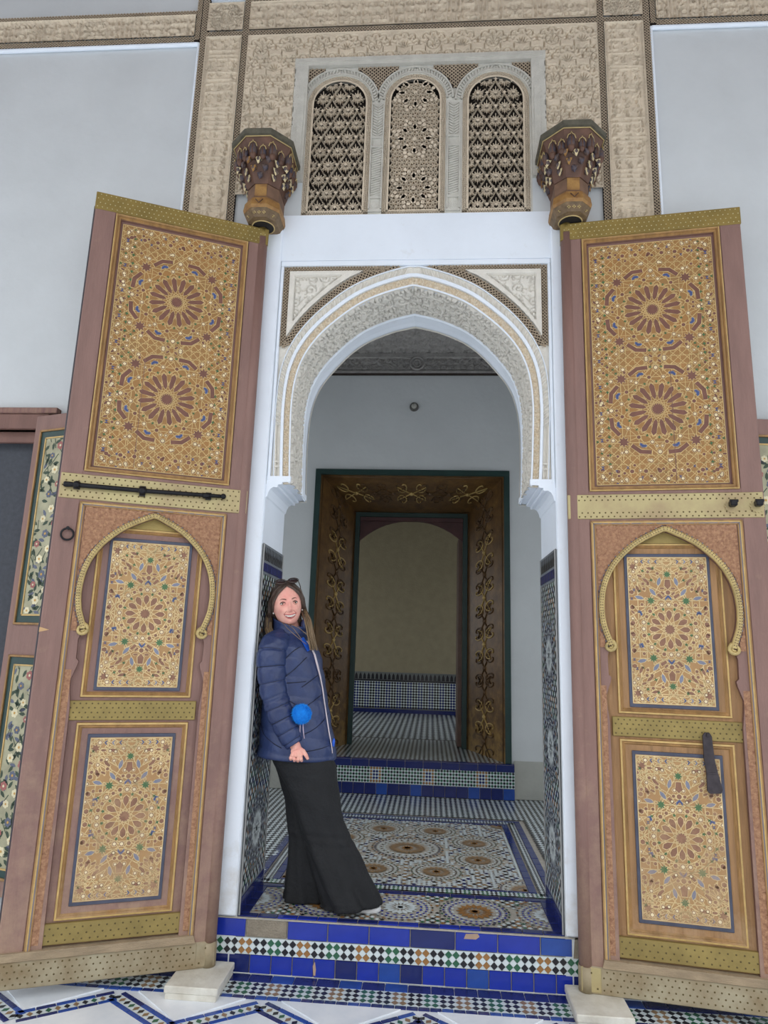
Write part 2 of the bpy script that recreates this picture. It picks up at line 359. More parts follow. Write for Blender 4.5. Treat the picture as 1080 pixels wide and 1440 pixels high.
# ---------------------------------------------------------------- facade wall
wf = MB()
def wr(x0, x1, z0, z1, y1=T_): wf.box(x0, x1, 0, y1, z0, z1)
for sg in (-1, 1):
    def W2(a, b, z0, z1):
        x0, x1 = sorted((sg*a, sg*b)); wr(x0, x1, z0, z1)
    W2(HJ, 2.25, 0, 7.6); W2(2.25, 3.25, 0, 0.3); W2(2.25, 3.25, 2.87, 7.6); W2(3.25, 7.0, 0, 7.6)
    W2(0.73, HJ, 3.99, 7.6)
wr(-0.73, 0.73, 3.99, 4.31); wr(-0.73, 0.73, 5.41, 7.6)
wall_front = wf.build('wall_front', mat('shade_grey_plaster', (205, 209, 211), 0.8, var=0.04, vs=1.6, bump=0.25, bs=14))  # greyed in colour to paint the weaker light away from the portal
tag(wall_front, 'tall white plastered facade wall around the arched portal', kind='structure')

# rounded jamb strips of the portal: slightly proud white plaster pilasters
for sg in (-1, 1):
    b = MB(); x0, x1 = sorted((sg*0.832, sg*0.945)); b.box(x0, x1, -0.022, 0.0, P_+0.0, 4.25, bev=0.008)
    b.build('plaster_pilaster', PLASTER, wall_front)
b = MB(); b.box(-0.945, 0.945, -0.006, 0, 3.99, 4.309); b.build('lit_plaster_panel', PLASTER, wall_front)  # brighter plaster skin, painting in the stronger light round the portal
for sg in (-1, 1):
    b = MB(); x0, x1 = sorted((sg*0.8292, sg*0.835)); b.box(x0, x1, -0.006, T_, 2.2, 2.55); b.build('reveal_plaster', PLASTER, wall_front)
# -- intrados arch curve (half), front (y=0) and back (y=T_)
AF = [(0.692, 2.56), (0.700, 2.70), (0.706, 2.86), (0.711, 3.02), (0.705, 3.15), (0.684, 3.27), (0.645, 3.37), (0.592, 3.455), (0.523, 3.535), (0.437, 3.612), (0.335, 3.692), (0.238, 3.742), (0.118, 3.786), (0.0, 3.816)]
AB = [(0.690, 2.555), (0.697, 2.70), (0.701, 2.86), (0.700, 3.02), (0.690, 3.16), (0.666, 3.27), (0.624, 3.37), (0.556, 3.462), (0.458, 3.578), (0.372, 3.652), (0.291, 3.702), (0.155, 3.758), (0.075, 3.778), (0.0, 3.795)]
def full(h): return [(-x, z) for x, z in h] + [(x, z) for x, z in reversed(h[:-1])]
def resample(pts, n):
    d = [0]
    for i in range(1, len(pts)): d.append(d[-1]+math.dist(pts[i], pts[i-1]))
    out = []
    for k in range(n):
        t = d[-1]*k/(n-1); i = 1
        while i < len(pts)-1 and d[i] < t: i += 1
        q = (t-d[i-1])/(d[i]-d[i-1]); out.append(tuple(pts[i-1][c]+q*(pts[i][c]-pts[i-1][c]) for c in (0, 1)))
    return out, d[-1]
def smoothc(pts, it=2):
    for _ in range(it):
        o = [pts[0]]
        for i in range(len(pts)-1):
            a, b = pts[i], pts[i+1]; o += [(0.75*a[0]+.25*b[0], .75*a[1]+.25*b[1]), (.25*a[0]+.75*b[0], .25*a[1]+.75*b[1])]
        o.append(pts[-1]); pts = o
    return pts
AFs = smoothc(AF, 2); ABs = smoothc(AB, 2)
NA = 241
CF, LF = resample(full(AFs), NA); CB, LB = resample(full(ABs), NA)
CFn = np.array(CF); CBn = np.array(CB)
tang = np.gradient(CFn, axis=0); nrm = np.stack([-tang[:, 1], tang[:, 0]], 1); nrm /= np.linalg.norm(nrm, axis=1)[:, None]
kk = 0.93+0.40*np.clip((CFn[:, 1]-3.1)/0.7, 0, 1)
kt = np.linspace(0, LF, NA)
def arch_pt(s, v, h=0.0, y0=0.02):
    """s along the arch from left foot, v outward offset, h towards the viewer"""
    s = np.asarray(s, float); v = np.asarray(v, float)
    px = np.interp(s, kt, CFn[:, 0]); pz = np.interp(s, kt, CFn[:, 1]); nx = np.interp(s, kt, nrm[:, 0]); nz = np.interp(s, kt, nrm[:, 1]); k = np.interp(s, kt, kk)
    return np.stack(np.broadcast_arrays(px+nx*v*k, y0-np.asarray(h), pz+nz*v*k), -1)
alfiz = MB()
# base plate behind every band
o2 = [(-HJ, 2.6), (-HJ, 3.99), (HJ, 3.99), (HJ, 2.6)]
left = [(-HJ, 2.55), (-HJ, 3.99), (0, 3.99)] + [(x, z) for x, z in reversed(CF[:NA//2+1])]
right = [(0, 3.99), (HJ, 3.99), (HJ, 2.55)] + [(x, z) for x, z in reversed(CF[NA//2:])]
FX = lambda u, v, h: (u, h, v)
alfiz.prism(left, 0.022, 0.04, FX, back=False); alfiz.prism(right, 0.022, 0.04, FX, back=False)
lb = [(-HJ, 2.55), (-HJ, 3.99), (0, 3.99)] + [(x, z) for x, z in reversed(CB[:NA//2+1])]
rb = [(0, 3.99), (HJ, 3.99), (HJ, 2.55)] + [(x, z) for x, z in reversed(CB[NA//2:])]
alfiz.prism(lb, T_, 0.49, FX, back=False); alfiz.prism(rb, T_, 0.49, FX, back=False)
arch = alfiz.build('arch_spandrel_wall', STUCCO_W, wall_front)
# white border frame of the alfiz
b = MB()
for (x0, x1, z0, z1) in ((-HJ+0.0005, -0.812, 2.57, 3.956), (0.812, HJ-0.0005, 2.57, 3.956), (-HJ+0.0005, HJ-0.0005, 3.957, 3.9895)): b.box(x0, x1, -0.0035, 0.02, z0, z1, bev=0.003)
b.build('arch_frame_border', PLASTER, wall_front)
# fillets
def band(mb, v0, v1, h0, h1, s0=0, s1=LF, n=160, mi=0, cond=None):
    S = np.linspace(s0, s1, n)
    a = arch_pt(S, np.full(n, v0), h0); c = arch_pt(S, np.full(n, v0), h1); d = arch_pt(S, np.full(n, v1), h1); e = arch_pt(S, np.full(n, v1), h0)
    for i in range(n-1):
        if cond and not cond(S[i]): continue
        mb.poly([a[i], a[i+1], c[i+1], c[i]], mi); mb.poly([c[i], c[i+1], d[i+1], d[i]], mi, True); mb.poly([d[i], d[i+1], e[i+1], e[i]], mi)
b = MB(); band(b, 0.0, 0.010, -0.02, 0.016); band(b, 0.049, 0.066, 0.0, 0.02); band(b, 0.104, 0.109, 0.0, 0.012)
b.build('arch_fillet', PLASTER, wall_front)
# rosette band
rng = random.Random(3)
rel = Relief(LF, 0.041, 0.0042); n = int(LF/0.043)
for i in range(n):
    cx = (i+0.5)*LF/n
    for q in range(5):
        a = 2*PI*q/5+i; rel.stamp(cx+0.011*math.cos(a), 0.0205+0.011*math.sin(a), 0.0075, 1, 2)
    rel.stamp(cx, 0.0205, 0.005, 1.1); rel.stamp(cx+0.021, 0.008, 0.005, 0.8); rel.stamp(cx+0.021, 0.033, 0.005, 0.8)
rel.build('arch_flower_band', mat('flower_band_stucco', (228, 216, 196), 0.85, var=0.08, vs=60, rgb2=(204, 184, 154)), lambda X, Y, H: arch_pt(X, Y+0.009, H+0.004), 0.019, wall_front)
# rope band (stops above the pilaster feet)
sA = 0.36; rel = Relief(LF-2*sA, 0.038, 0.0042); n = int((LF-2*sA)/0.034)
for i in range(n):
    sg = 1 if (i+0.5)/n < 0.5 else -1; cx = (i+0.5)*(LF-2*sA)/n
    rel.stroke([(cx-sg*0.012, 0.006), (cx, 0.016), (cx+sg*0.003, 0.024), (cx+sg*0.013, 0.033)], 0.0075, 0.0085, 1, 2)
rel.build('arch_rope_band', STUCCO_W, lambda X, Y, H: arch_pt(X+sA, Y+0.066, H+0.003), 0.020, wall_front)
b = MB()
for s0 in (0.0, LF-sA):
    band(b, 0.070, 0.078, 0.0, 0.010, s0, s0+sA, 20); band(b, 0.095, 0.103, 0.0, 0.010, s0, s0+sA, 20)
for s0 in (0.02, 0.10, 0.13, LF-0.02-0.012, LF-0.112, LF-0.142): band(b, 0.068, 0.104, 0.0, 0.012, s0, s0+0.010, 3)
b.build('arch_rib_foot', STUCCO_W, wall_front)
# openwork along the arch and round the frame
inside = lambda x, z: abs(x) < 0.812 and z < 3.957
b = MB(); LM = MB()
W0, W1 = 0.109, 0.148
def keepA(s, v):
    p = arch_pt(s, W0+v); return inside(p[0], p[2]) and p[2] > 3.42
net(b, LF, W1-W0, lambda s, v, h: arch_pt(s, W0+v, h+0.002), pitch=0.0195, bar=0.0031, h=0.010, keep=keepA)
S = np.linspace(0, LF, 200)
for i in range(199):
    p = arch_pt(S[i], (W0+W1)/2)
    if p[2] > 3.44 and abs(p[0]) < 0.79 and arch_pt(S[i], W1)[2] < 3.99:
        LM.poly([tuple(arch_pt(S[i], W0, 0.001)), tuple(arch_pt(S[i+1], W0, 0.001)), tuple(arch_pt(S[i+1], W1, 0.001)), tuple(arch_pt(S[i], W1, 0.001))], 0)
for sg in (-1, 1):
    net(b, 0.53, 0.040, lambda s, v, h: (sg*(0.812-v), 0.02-h, 3.425+s), pitch=0.020, bar=0.0031, h=0.012)
    LM.poly([(sg*0.812, 0.0195, 3.43), (sg*0.772, 0.0195, 3.43), (sg*0.772, 0.0195, 3.957), (sg*0.812, 0.0195, 3.957)])
    net(b, 0.62, 0.036, lambda s, v, h: (sg*(0.772-s), 0.02-h, 3.957-v), pitch=0.018, bar=0.0031, h=0.012)
    LM.poly([(sg*0.812, 0.019, 3.921), (sg*0.14, 0.019, 3.921), (sg*0.14, 0.019, 3.957), (sg*0.812, 0.019, 3.957)])
LM.xf(lambda x, y, z: (x, y, z)); LM.build('openwork_recess', DARKBACK, wall_front)
b.build('arch_openwork', NETM, wall_front)
# carved corner spandrels
archv = lambda X, Z: np.array([0])
for sg in (-1, 1):
    x0, x1, z0, z1 = 0.235, 0.772, 3.43, 3.921
    rel = Relief(x1-x0, z1-z0, 0.005); arabesque(rel, random.Random(11), 0.088, sw=0.0050); rel.invert()
    S = np.linspace(0, LF, 500); PW = arch_pt(S, np.full(500, W1))
    PWx, PWz = np.abs(PW[:, 0]), PW[:, 2]
    order = np.argsort(PWx[:250]); xi, zi = PWx[:250][order], PWz[:250][order]
    def mk(X, Y):
        zz = np.interp(X+x0, xi, zi); return (Y+z0) > zz-0.0
    # plain margins
    X, Y = np.meshgrid(np.arange(rel.nx)*rel.dx, np.arange(rel.ny)*rel.dy)
    dz = (Y+z0)-np.interp(X+x0, xi, zi); m1 = (dz < 0.052) | (X > x1-x0-0.034) | (Y > z1-z0-0.030)
    rel.H[m1] = 1.25; m2 = ((dz >= 0.052) & (dz < 0.060)) | ((X <= x1-x0-0.034) & (X > x1-x0-0.040)) | ((Y <= z1-z0-0.030) & (Y > z1-z0-0.036)); rel.H[m2 & ~m1] = 0
    rel.build('carved_spandrel', STUCCO_W, lambda X, Y, H: np.stack([sg*(X+x0), 0.021-H, Y+z0], 1), 0.018, wall_front, mask=mk)
# carved soffit and plain back rim
rel = Relief(LF, 0.30, 0.0055); arabesque(rel, random.Random(5), 0.075, sw=0.0056); rel.invert()
rel.H[:4] = 0.5; rel.H[-4:] = 0.5
def soff(X, Y, H):
    Y = Y*1.07-0.022; t = (Y+0.022)/T_; s = X/LF
    ax = np.interp(s*(NA-1), np.arange(NA), CFn[:, 0]); az = np.interp(s*(NA-1), np.arange(NA), CFn[:, 1])
    bx = np.interp(s*(NA-1), np.arange(NA), CBn[:, 0]); bz = np.interp(s*(NA-1), np.arange(NA), CBn[:, 1])
    nx = np.interp(s*(NA-1), np.arange(NA), nrm[:, 0]); nz = np.interp(s*(NA-1), np.arange(NA), nrm[:, 1])
    return np.stack([ax+(bx-ax)*t-nx*(H-0.012), Y+0.022, az+(bz-az)*t-nz*(H-0.012)], 1)
rel.build('carved_soffit', STUCCO_W, soff, 0.026, wall_front)
b = MB()
prof = [(0.318, 0.004), (0.330, -0.012), (0.345, -0.004), (0.36, 0.0), (0.44, 0.006), (0.505, 0.004), (T_+0.004, 0.03)]
for i in range(NA-1):
    for (ya, ha), (yb, hb) in zip(prof, prof[1:]):
        q = []
        for (ii, y, h) in ((i, ya, ha), (i+1, ya, ha), (i+1, yb, hb), (i, yb, hb)):
            t = y/T_; x = CFn[ii, 0]+(CBn[ii, 0]-CFn[ii, 0])*t-nrm[ii, 0]*(-h); z = CFn[ii, 1]+(CBn[ii, 1]-CFn[ii, 1])*t-nrm[ii, 1]*(-h); q.append((x, y, z))
        b.poly(q, 0, True)
b.build('soffit_rim', PLASTER, wall_front)
# scalloped corbels under the arch feet
for sg in (-1, 1):
    pf = [(HJ+0.001, 2.470), (0.822, 2.478), (0.817, 2.500), (0.806, 2.522), (0.788, 2.534), (0.768, 2.532), (0.763, 2.535), (0.763, 2.548), (0.742, 2.550), (0.737, 2.554), (0.737, 2.564), (0.690, 2.566), (0.690, 2.60), (HJ+0.001, 2.60)]
    b = MB(); b.prism([(sg*x, z) for x, z in pf], -0.001, T_, FX); b.build('arch_corbel', PLASTER, wall_front, recalc=True)

# ---------------------------------------------------------------- stucco field above
def flatrelief(name, mt, x0, x1, z0, z1, gen, res, depth=0.026, y=0.0, mask=None):
    rel = Relief(x1-x0, z1-z0, res); gen(rel)
    return rel.build(name, mt, lambda X, Y, H: np.stack([X+x0, y-H-0.003, Y+z0], 1), depth, wall_front, mask)
A_, A2, B_, B2 = 1.494, 1.449, 1.201, 1.157
ZS = 5.718; ZB0 = 3.95
def frame_h(rel, m=0.010, h=1.2):
    k = max(1, int(m/rel.dx)); rel.H[:k] = h; rel.H[-k:] = h; rel.H[:, :k] = h; rel.H[:, -k:] = h
def gscript(seed, vertical):
    def g(rel): script_band(rel, random.Random(seed), vertical, 0.0085); frame_h(rel)
    return g
for sg in (-1, 1):
    x0, x1 = sorted((sg*A2, sg*B_))
    flatrelief('carved_script_strip', STUCCO, x0, x1, 4.0, ZS-0.045, gscript(20+sg, True), 0.0045)
    def gk(rel):
        for a in range(9): rel.stroke([(rel.w/2+(0.012+0.013*a)*math.cos(t), rel.h/2+(0.012+0.013*a)*math.sin(t)) for t in [2*PI*q/30 for q in range(31)]], 0.0042)
        for a in range(10): rel.stroke([(rel.w/2, rel.h/2), (rel.w/2+0.14*math.cos(a*PI/5), rel.h/2+0.14*math.sin(a*PI/5))], 0.0036, None, 0.7)
        rel.invert(); frame_h(rel)
    flatrelief('carved_corner_square', STUCCO, x0, x1, ZS+0.002, ZS+0.23, gk, 0.006)
def gscales(rel):
    """overlapping lobed scales: lines incised into a smooth face"""
    W, H = rel.w, rel.h; px = 0.190; nx = round(W/px); px = W/nx; pz = 0.150; G = 0.0050
    for j in range(int(H/pz)+2):
        for i in range(-1, nx+1):
            cx = (i+0.5+(0.5 if j % 2 else 0))*px; cz = H-(j+0.75)*pz; r = px*0.47
            for k2 in range(5):
                a = PI*(k2+0.5)/5; lx, lz = cx+r*0.84*math.cos(a), cz+r*0.78*math.sin(a)
                rel.stroke([(lx+0.028*math.cos(t), lz+0.028*math.sin(t)) for t in [a-1.75+3.5*q/8 for q in range(9)]], G)
                for d in (-0.55, -0.18, 0.18, 0.55): rel.stroke([(lx-0.020*math.cos(a+d), lz-0.020*math.sin(a+d)), (lx+0.014*math.cos(a+d), lz+0.014*math.sin(a+d))], 0.0034, 0.0036, 0.55)
            if (i+j) % 2 == 0:
                for k2 in range(8):
                    a = 2*PI*k2/8+0.2; rel.leaf(cx, cz+0.004, a, 0.032, 0.0052, 1.0)
                rel.stroke([(cx+0.044*math.cos(t), cz+0.004+0.044*math.sin(t)) for t in [2*PI*q/20 for q in range(21)]], 0.0042)
            else:
                for k2 in range(7):
                    a = PI*(k2+0.5)/7; rel.stroke([(cx+0.01*math.cos(a), cz-0.025), (cx+0.046*math.cos(a), cz-0.02+0.052*math.sin(a))], 0.0034, 0.0048, 0.9)
            for q in range(5): rel.stroke([(cx-0.075+0.012*q, cz-0.055), (cx-0.045+0.012*q, cz-0.085)], 0.0032, None, 0.5); rel.stroke([(cx+0.075-0.012*q, cz-0.055), (cx+0.045-0.012*q, cz-0.085)], 0.0032, None, 0.5)
            for sg in (-1, 1): rel.stroke([(cx+sg*0.052, cz-0.012), (cx+sg*0.052, cz-0.06)], 0.0042)
    rel.invert(); frame_h(rel, 0.009, 1.1)
def mwin(X, Y):
    x = X-B2; z = Y+4.0; return ~((np.abs(x) < 0.80) & (z < 5.45) | (z < 4.6) & (np.abs(x) < 0.9))
flatrelief('carved_scale_field', STUCCO, -B2, B2, 4.0+0.45, ZS-0.045, gscales, 0.0044, 0.026, mask=lambda X, Y: ~((np.abs(X-B2) < 0.812) & (Y+4.45 < 5.462)))
flatrelief('carved_top_band', STUCCO, -B2, B2, ZS+0.002, ZS+0.23, gscript(44, False), 0.0058)
for sg in (-1, 1):
    x0, x1 = sorted((sg*1.535, sg*3.6))
    flatrelief('carved_side_band', STUCCO, x0, x1, 5.685, 5.86, gscript(60+sg, False), 0.0058)
    x0, x1 = sorted((sg*3.6, sg*7.0))
    b = MB(); b.box(x0, x1, -0.012, 0, 5.685, 5.86); b.build('side_band_plain', STUCCO, wall_front)
b = MB(); D = MB()
def vstrip(x0, x1, z0, z1):
    D.box(x0, x1, -0.022, 0, z0, z1); L = z1-z0
    net(b, L, x1-x0, lambda s, v, h: (x0+v, -0.022-h, z0+s), pitch=0.0215, bar=0.0032, h=0.005)
def hstrip(x0, x1, z0, z1):
    D.box(x0, x1, -0.022, 0, z0, z1)
    net(b, x1-x0, z1-z0, lambda s, v, h: (x0+s, -0.022-h, z0+v), pitch=0.0215, bar=0.0032, h=0.005)
for sg in (-1, 1):
    vstrip(*sorted((sg*A_, sg*A2)), 4.0, 6.25); vstrip(*sorted((sg*B_, sg*B2)), 4.0, 6.25)
    hstrip(*sorted((sg*A2, sg*B_)), ZS-0.043, ZS); hstrip(*sorted((sg*1.535, sg*3.6)), 5.645, 5.683); hstrip(*sorted((sg*1.535, sg*3.6)), 5.865, 5.90)
    vstrip(*sorted((sg*1.500, sg*1.533)), 5.66, 6.2)
hstrip(-B2, B2, ZS-0.043, ZS); hstrip(-B2, B2, ZS+0.235, ZS+0.275)
D.build('border_recess', DARKBACK, wall_front); b.build('border_openwork', NETM, wall_front)
b = MB()
for sg in (-1, 1):
    x0, x1 = sorted((sg*1.50, sg*7)); b.box(x0, x1, -0.03, 0, 5.615, 5.645, bev=0.01)
    x0, x1 = sorted((sg*A_, sg*1.51)); b.box(x0, x1, -0.026, 0, 4.0, 5.64, bev=0.004)
    x0, x1 = sorted((sg*0.90, sg*1.10)); 
b.box(-1.494, 1.494, -0.016, 0, 6.0, 6.25)
b.build('plaster_moulding', PLASTER, wall_front)
# ---- three arched screens
win = MB(); dk = MB(); nt_ = MB(); grey = MB()
dk.box(-0.75, 0.75, 0.06, 0.09, 4.28, 5.45); dk.build('window_dark_board', ATTIC, wall_front)
WC = [(-0.513, 0.2135), (-0.015, 0.199), (0.505, 0.2135)]   # centre, outer half width of the netted border
def warch(cx, hw, zs, n=24, z0=4.315, dome=0.0):
    """outline of an arched window: from left foot over the top to the right foot"""
    return [(cx-hw, z0), (cx-hw, zs)] + [(cx-hw*math.cos(PI*i/n), zs+hw*math.sin(PI*i/n)) for i in range(1, n)] + [(cx+hw, zs), (cx+hw, z0)]
def wpath(cx, hw, zs, z0): return resample(warch(cx, hw, zs, 32, z0), 120)
for wi, (cx, hw) in enumerate(WC):
    zt = 5.352; zs = zt-hw
    sc = empty('window_screen', (0, 0, 0), 0, wall_front)
    # net border
    bw = 0.030; C, L = wpath(cx, hw-bw/2, zs, 4.315); Cn = np.array(C); tg = np.gradient(Cn, axis=0); nn = np.stack([-tg[:, 1], tg[:, 0]], 1); nn /= np.linalg.norm(nn, axis=1)[:, None]; kq = np.linspace(0, L, 120)
    def bp(s, v, h): 
        return (float(np.interp(s, kq, Cn[:, 0])+np.interp(s, kq, nn[:, 0])*(v-bw/2)), 0.012-h, float(np.interp(s, kq, Cn[:, 1])+np.interp(s, kq, nn[:, 1])*(v-bw/2)))
    b = MB(); net(b, L, bw, bp, pitch=0.016, bar=0.0045, h=0.010)
    net(b, 2*hw, 0.022, lambda s, v, h: (cx-hw+s, 0.012-h, 4.312+v), pitch=0.015, bar=0.0045, h=0.010)
    # pale fillet
    hi = hw-bw
    for off, wd2 in ((0.0, 0.011),):
        C2, L2 = wpath(cx, hi-wd2/2, zs, 4.335); 
        for i in range(119): b.poly([(x, 0.0, z) for x, z in seg(C2[i], C2[i+1], wd2)])
    for q in (seg((cx-hi, 4.338), (cx+hi, 4.338), 0.010),): b.poly([(x, 0.0, z) for x, z in q])
    hin = hi-0.011; z0 = 4.343; zc = zs
    def ins(x, z, m=0.0):
        if abs(x-cx) > hin-m or z < z0+m: return False
        return z < zc or (x-cx)**2+(z-zc)**2 < (hin-m)**2
    lines = []; polys = []
    if wi != 1:
        px = 0.097 if True else 0; px = 2*hin/3.0; pz = 0.205
        jn = int((zs+hw-z0)/pz*2)+3
        for j in range(jn):
            for i in range(-1, 5):
                x = cx-hin+px*(i+(0.5 if j % 2 == 0 else 0.0)); z = z0+0.03+pz/2*j
                polys.append(star(x, z, 0.019, 0.007, 6, PI/2))
                for k in range(6):
                    a = PI/2+PI/3*k; lines.append(((x+0.014*math.cos(a), z+0.014*math.sin(a)), (x+0.044*math.cos(a), z+0.052*math.sin(a))))
                    a2 = a+PI/3; lines.append(((x+0.026*math.cos(a), z+0.026*math.sin(a)), (x+0.026*math.cos(a2), z+0.026*math.sin(a2))))
                    am = a+PI/6; lines.append(((x+0.034*math.cos(am), z+0.038*math.sin(am)), (x+0.012*math.cos(am), z+0.012*math.sin(am))))
                # diamond surround with solid blobs
                V = [(x+px/2, z), (x, z+pz/2), (x-px/2, z), (x, z-pz/2)]
                for k in range(4):
                    a, c = V[k], V[(k+1) % 4]
                    if k in (0, 1): lines.append((a, c))
                    for t in (0.22, 0.41, 0.59, 0.78): polys.append(ngon(a[0]+t*(c[0]-a[0]), a[1]+t*(c[1]-a[1]), 0.0082, 3, k*1.3+t*9))
                polys.append(star(x+px/2, z, 0.015, 0.007, 4, 0))
    else:
        g = 0.031
        nx = int(2*hin/g)+2
        for i in range(-nx, nx):
            for j in range(0, 40):
                x = cx+(i+0.5*(j % 2))*g; z = z0+j*g*0.866
                for k in range(3):
                    a = PI/3*k; lines.append(((x, z), (x+g*math.cos(a), z+g*math.sin(a))))
                polys.append(ngon(x, z, 0.0036, 6))
        for cz in (4.50, 4.86, 5.21):
            R = 0.115
            for k in range(8):
                a = 2*PI*k/8+PI/8
                tip = (cx+R*1.25*math.cos(a), cz+R*1.25*math.sin(a)); s1 = (cx+R*0.86*math.cos(a-0.33), cz+R*0.86*math.sin(a-0.33)); s2 = (cx+R*0.86*math.cos(a+0.33), cz+R*0.86*math.sin(a+0.33))
                nx_ = (cx+R*0.62*math.cos(a+PI/8), cz+R*0.62*math.sin(a+PI/8)); pv = (cx+R*0.62*math.cos(a-PI/8), cz+R*0.62*math.sin(a-PI/8))
                for p, q in ((pv, s1), (s1, tip), (tip, s2), (s2, nx_)):
                    for t in (0, 0.5): polys.append(ngon(p[0]+t*(q[0]-p[0]), p[1]+t*(q[1]-p[1]), 0.0130, 7, a))
            polys.append(star(cx, cz, 0.019, 0.010, 8))
    for p, q in lines:
        if ins(*p) and ins(*q):
            s4 = seg(p, q, 0.0034 if wi != 1 else 0.0026); b.poly([(x, 0.008, z) for x, z in s4]); b.poly([(s4[0][0], 0.008, s4[0][1]), (s4[3][0], 0.008, s4[3][1]), (s4[3][0], 0.03, s4[3][1]), (s4[0][0], 0.03, s4[0][1])])
            b.poly([(s4[1][0], 0.008, s4[1][1]), (s4[2][0], 0.008, s4[2][1]), (s4[2][0], 0.03, s4[2][1]), (s4[1][0], 0.03, s4[1][1])])
    for pl in polys:
        if all(ins(x, z, -0.004) for x, z in pl): b.poly([(x, 0.002, z) for x, z in pl])
    b.build('openwork_lattice', STUCCO, sc)
    tag(sc, kind='structure')
# solid stucco between the screens (plate with three arched holes): vertical columns of cells
b = MB(); NX = 300; zt0, zt1 = 4.312, 5.41
def top_of(x):
    for cx, hw in WC:
        if abs(x-cx) < hw: return 5.352-hw+math.sqrt(max(0, hw*hw-(x-cx)**2))
    return None
xs = sorted(set([-0.73+1.46*i/NX for i in range(NX+1)] + [c+s*h for c, h in WC for s in (-1, 1)]))
for xa, xb in zip(xs, xs[1:]):
    ta, tb = top_of(xa+1e-5), top_of(xb-1e-5)
    if top_of((xa+xb)/2) is None: b.poly([(xa, 0.0, zt0), (xb, 0.0, zt0), (xb, 0.0, zt1), (xa, 0.0, zt1)])
    else: b.poly([(xa, 0.0, min(ta, zt1)), (xb, 0.0, min(tb, zt1)), (xb, 0, zt1), (xa, 0, zt1)]); b.poly([(xa, 0.0, ta), (xb, 0, tb), (xb, 0.06, tb), (xa, 0.06, ta)])
for cx, hw in WC:
    for s in (-1, 1): x = cx+s*hw; b.poly([(x, 0, zt0), (x, 0.06, zt0), (x, 0.06, 5.2), (x, 0, 5.2)])
b.build('window_surround', STUCCO_G, wall_front)
# moulded archivolts, pilasters and dark corner nets
b = MB(); nb = MB(); dd = MB()
for cx, hw in WC:
    zs = 5.352-hw
    for (r0, r1, h) in ((0.004, 0.012, 0.012), (0.040, 0.050, 0.014)):
        n = 40
        for i in range(n):
            a0, a1 = PI*i/n, PI*(i+1)/n
            P = [(cx-(hw+r)*math.cos(a), zs+(hw+r)*math.sin(a)) for r, a in ((r0, a0), (r0, a1), (r1, a1), (r1, a0))]
            b.poly([(x, -h, z) for x, z in P]); b.poly([(P[0][0], -h, P[0][1]), (P[1][0], -h, P[1][1]), (P[1][0], 0, P[1][1]), (P[0][0], 0, P[0][1])]); b.poly([(P[3][0], -h, P[3][1]), (P[2][0], -h, P[2][1]), (P[2][0], 0, P[2][1]), (P[3][0], 0, P[3][1])])
    n = 34
    for i in range(n):
        a = PI*(i+0.5)/n; sg = 1 if a < PI/2 else -1
        p = (cx-(hw+0.014)*math.cos(a), zs+(hw+0.014)*math.sin(a)); q = (cx-(hw+0.038)*math.cos(a+sg*0.05), zs+(hw+0.038)*math.sin(a+sg*0.05))
        s4 = seg(p, q, 0.009); b.prism(s4, -0.010, 0.0, FX, back=False)
for x in (-0.257, 0.236):
    b.box(x-0.042, x-0.034, -0.012, 0, 4.34, 5.12); b.box(x+0.034, x+0.042, -0.012, 0, 4.34, 5.12); b.box(x-0.042, x+0.042, -0.012, 0, 4.325, 4.345); b.box(x-0.042, x+0.042, -0.013, 0, 4.42, 4.432); b.box(x-0.042, x+0.042, -0.013, 0, 4.86, 4.872); b.box(x-0.042, x+0.042, -0.013, 0, 4.79, 4.80)
    for i in range(20): b.prism(seg((x-0.03, 4.45+i*0.017), (x+0.03, 4.47+i*0.017), 0.007), -0.007, 0, FX, back=False)
    for i in range(12): b.prism(seg((x, 4.88+i*0.02), (x-0.03, 4.90+i*0.02), 0.007), -0.007, 0, FX, back=False); b.prism(seg((x, 4.88+i*0.02), (x+0.03, 4.90+i*0.02), 0.007), -0.007, 0, FX, back=False)
for sg in (-1, 1):
    x0, x1 = sorted((sg*0.735, sg*0.747)); b.box(x0, x1, -0.014, 0, 4.7, 5.42); x0, x1 = sorted((sg*0.765, sg*0.775)); b.box(x0, x1, -0.010, 0, 4.7, 5.43)
    x0, x1 = sorted((sg*0.73, sg*0.82)); b.box(x0, x1, -0.029, 0, 4.55, 5.47); x0, x1 = sorted((sg*0.745, sg*0.785)); b.box(x0, x1, -0.034, 0, 4.6, 5.2)
b.box(-0.822, 0.822, -0.0305, 0, 5.412, 5.472); b.box(-0.80, 0.80, -0.0355, 0, 5.435, 5.447)
b.build('window_archivolt', STUCCO_G, wall_front)
for (xa, xb) in ((-0.735, -0.62), (-0.40, -0.13), (0.10, 0.39), (0.61, 0.735)):
    def kp(s, v):
        x = xa+s; z = 5.23+v
        return all((x-cx)**2+(z-(5.352-hw))**2 > (hw+0.052)**2 for cx, hw in WC)
    net(nb, xb-xa, 0.18, lambda s, v, h: (xa+s, -0.003-h, 5.23+v), pitch=0.026, bar=0.0042, h=0.005, keep=kp)
    n = 26
    for i in range(n):
        x0 = xa+(xb-xa)*i/n; x1 = xa+(xb-xa)*(i+1)/n
        def lo(x):
            z = 5.23
            for cx, hw in WC:
                d = (hw+0.05)**2-(x-cx)**2
                if d > 0: z = max(z, 5.352-hw+math.sqrt(d))
            return z
        za, zb = lo(x0), lo(x1)
        if min(za, zb) < 5.41: dd.poly([(x0, -0.002, min(za, 5.41)), (x1, -0.002, min(zb, 5.41)), (x1, -0.002, 5.41), (x0, -0.002, 5.41)])
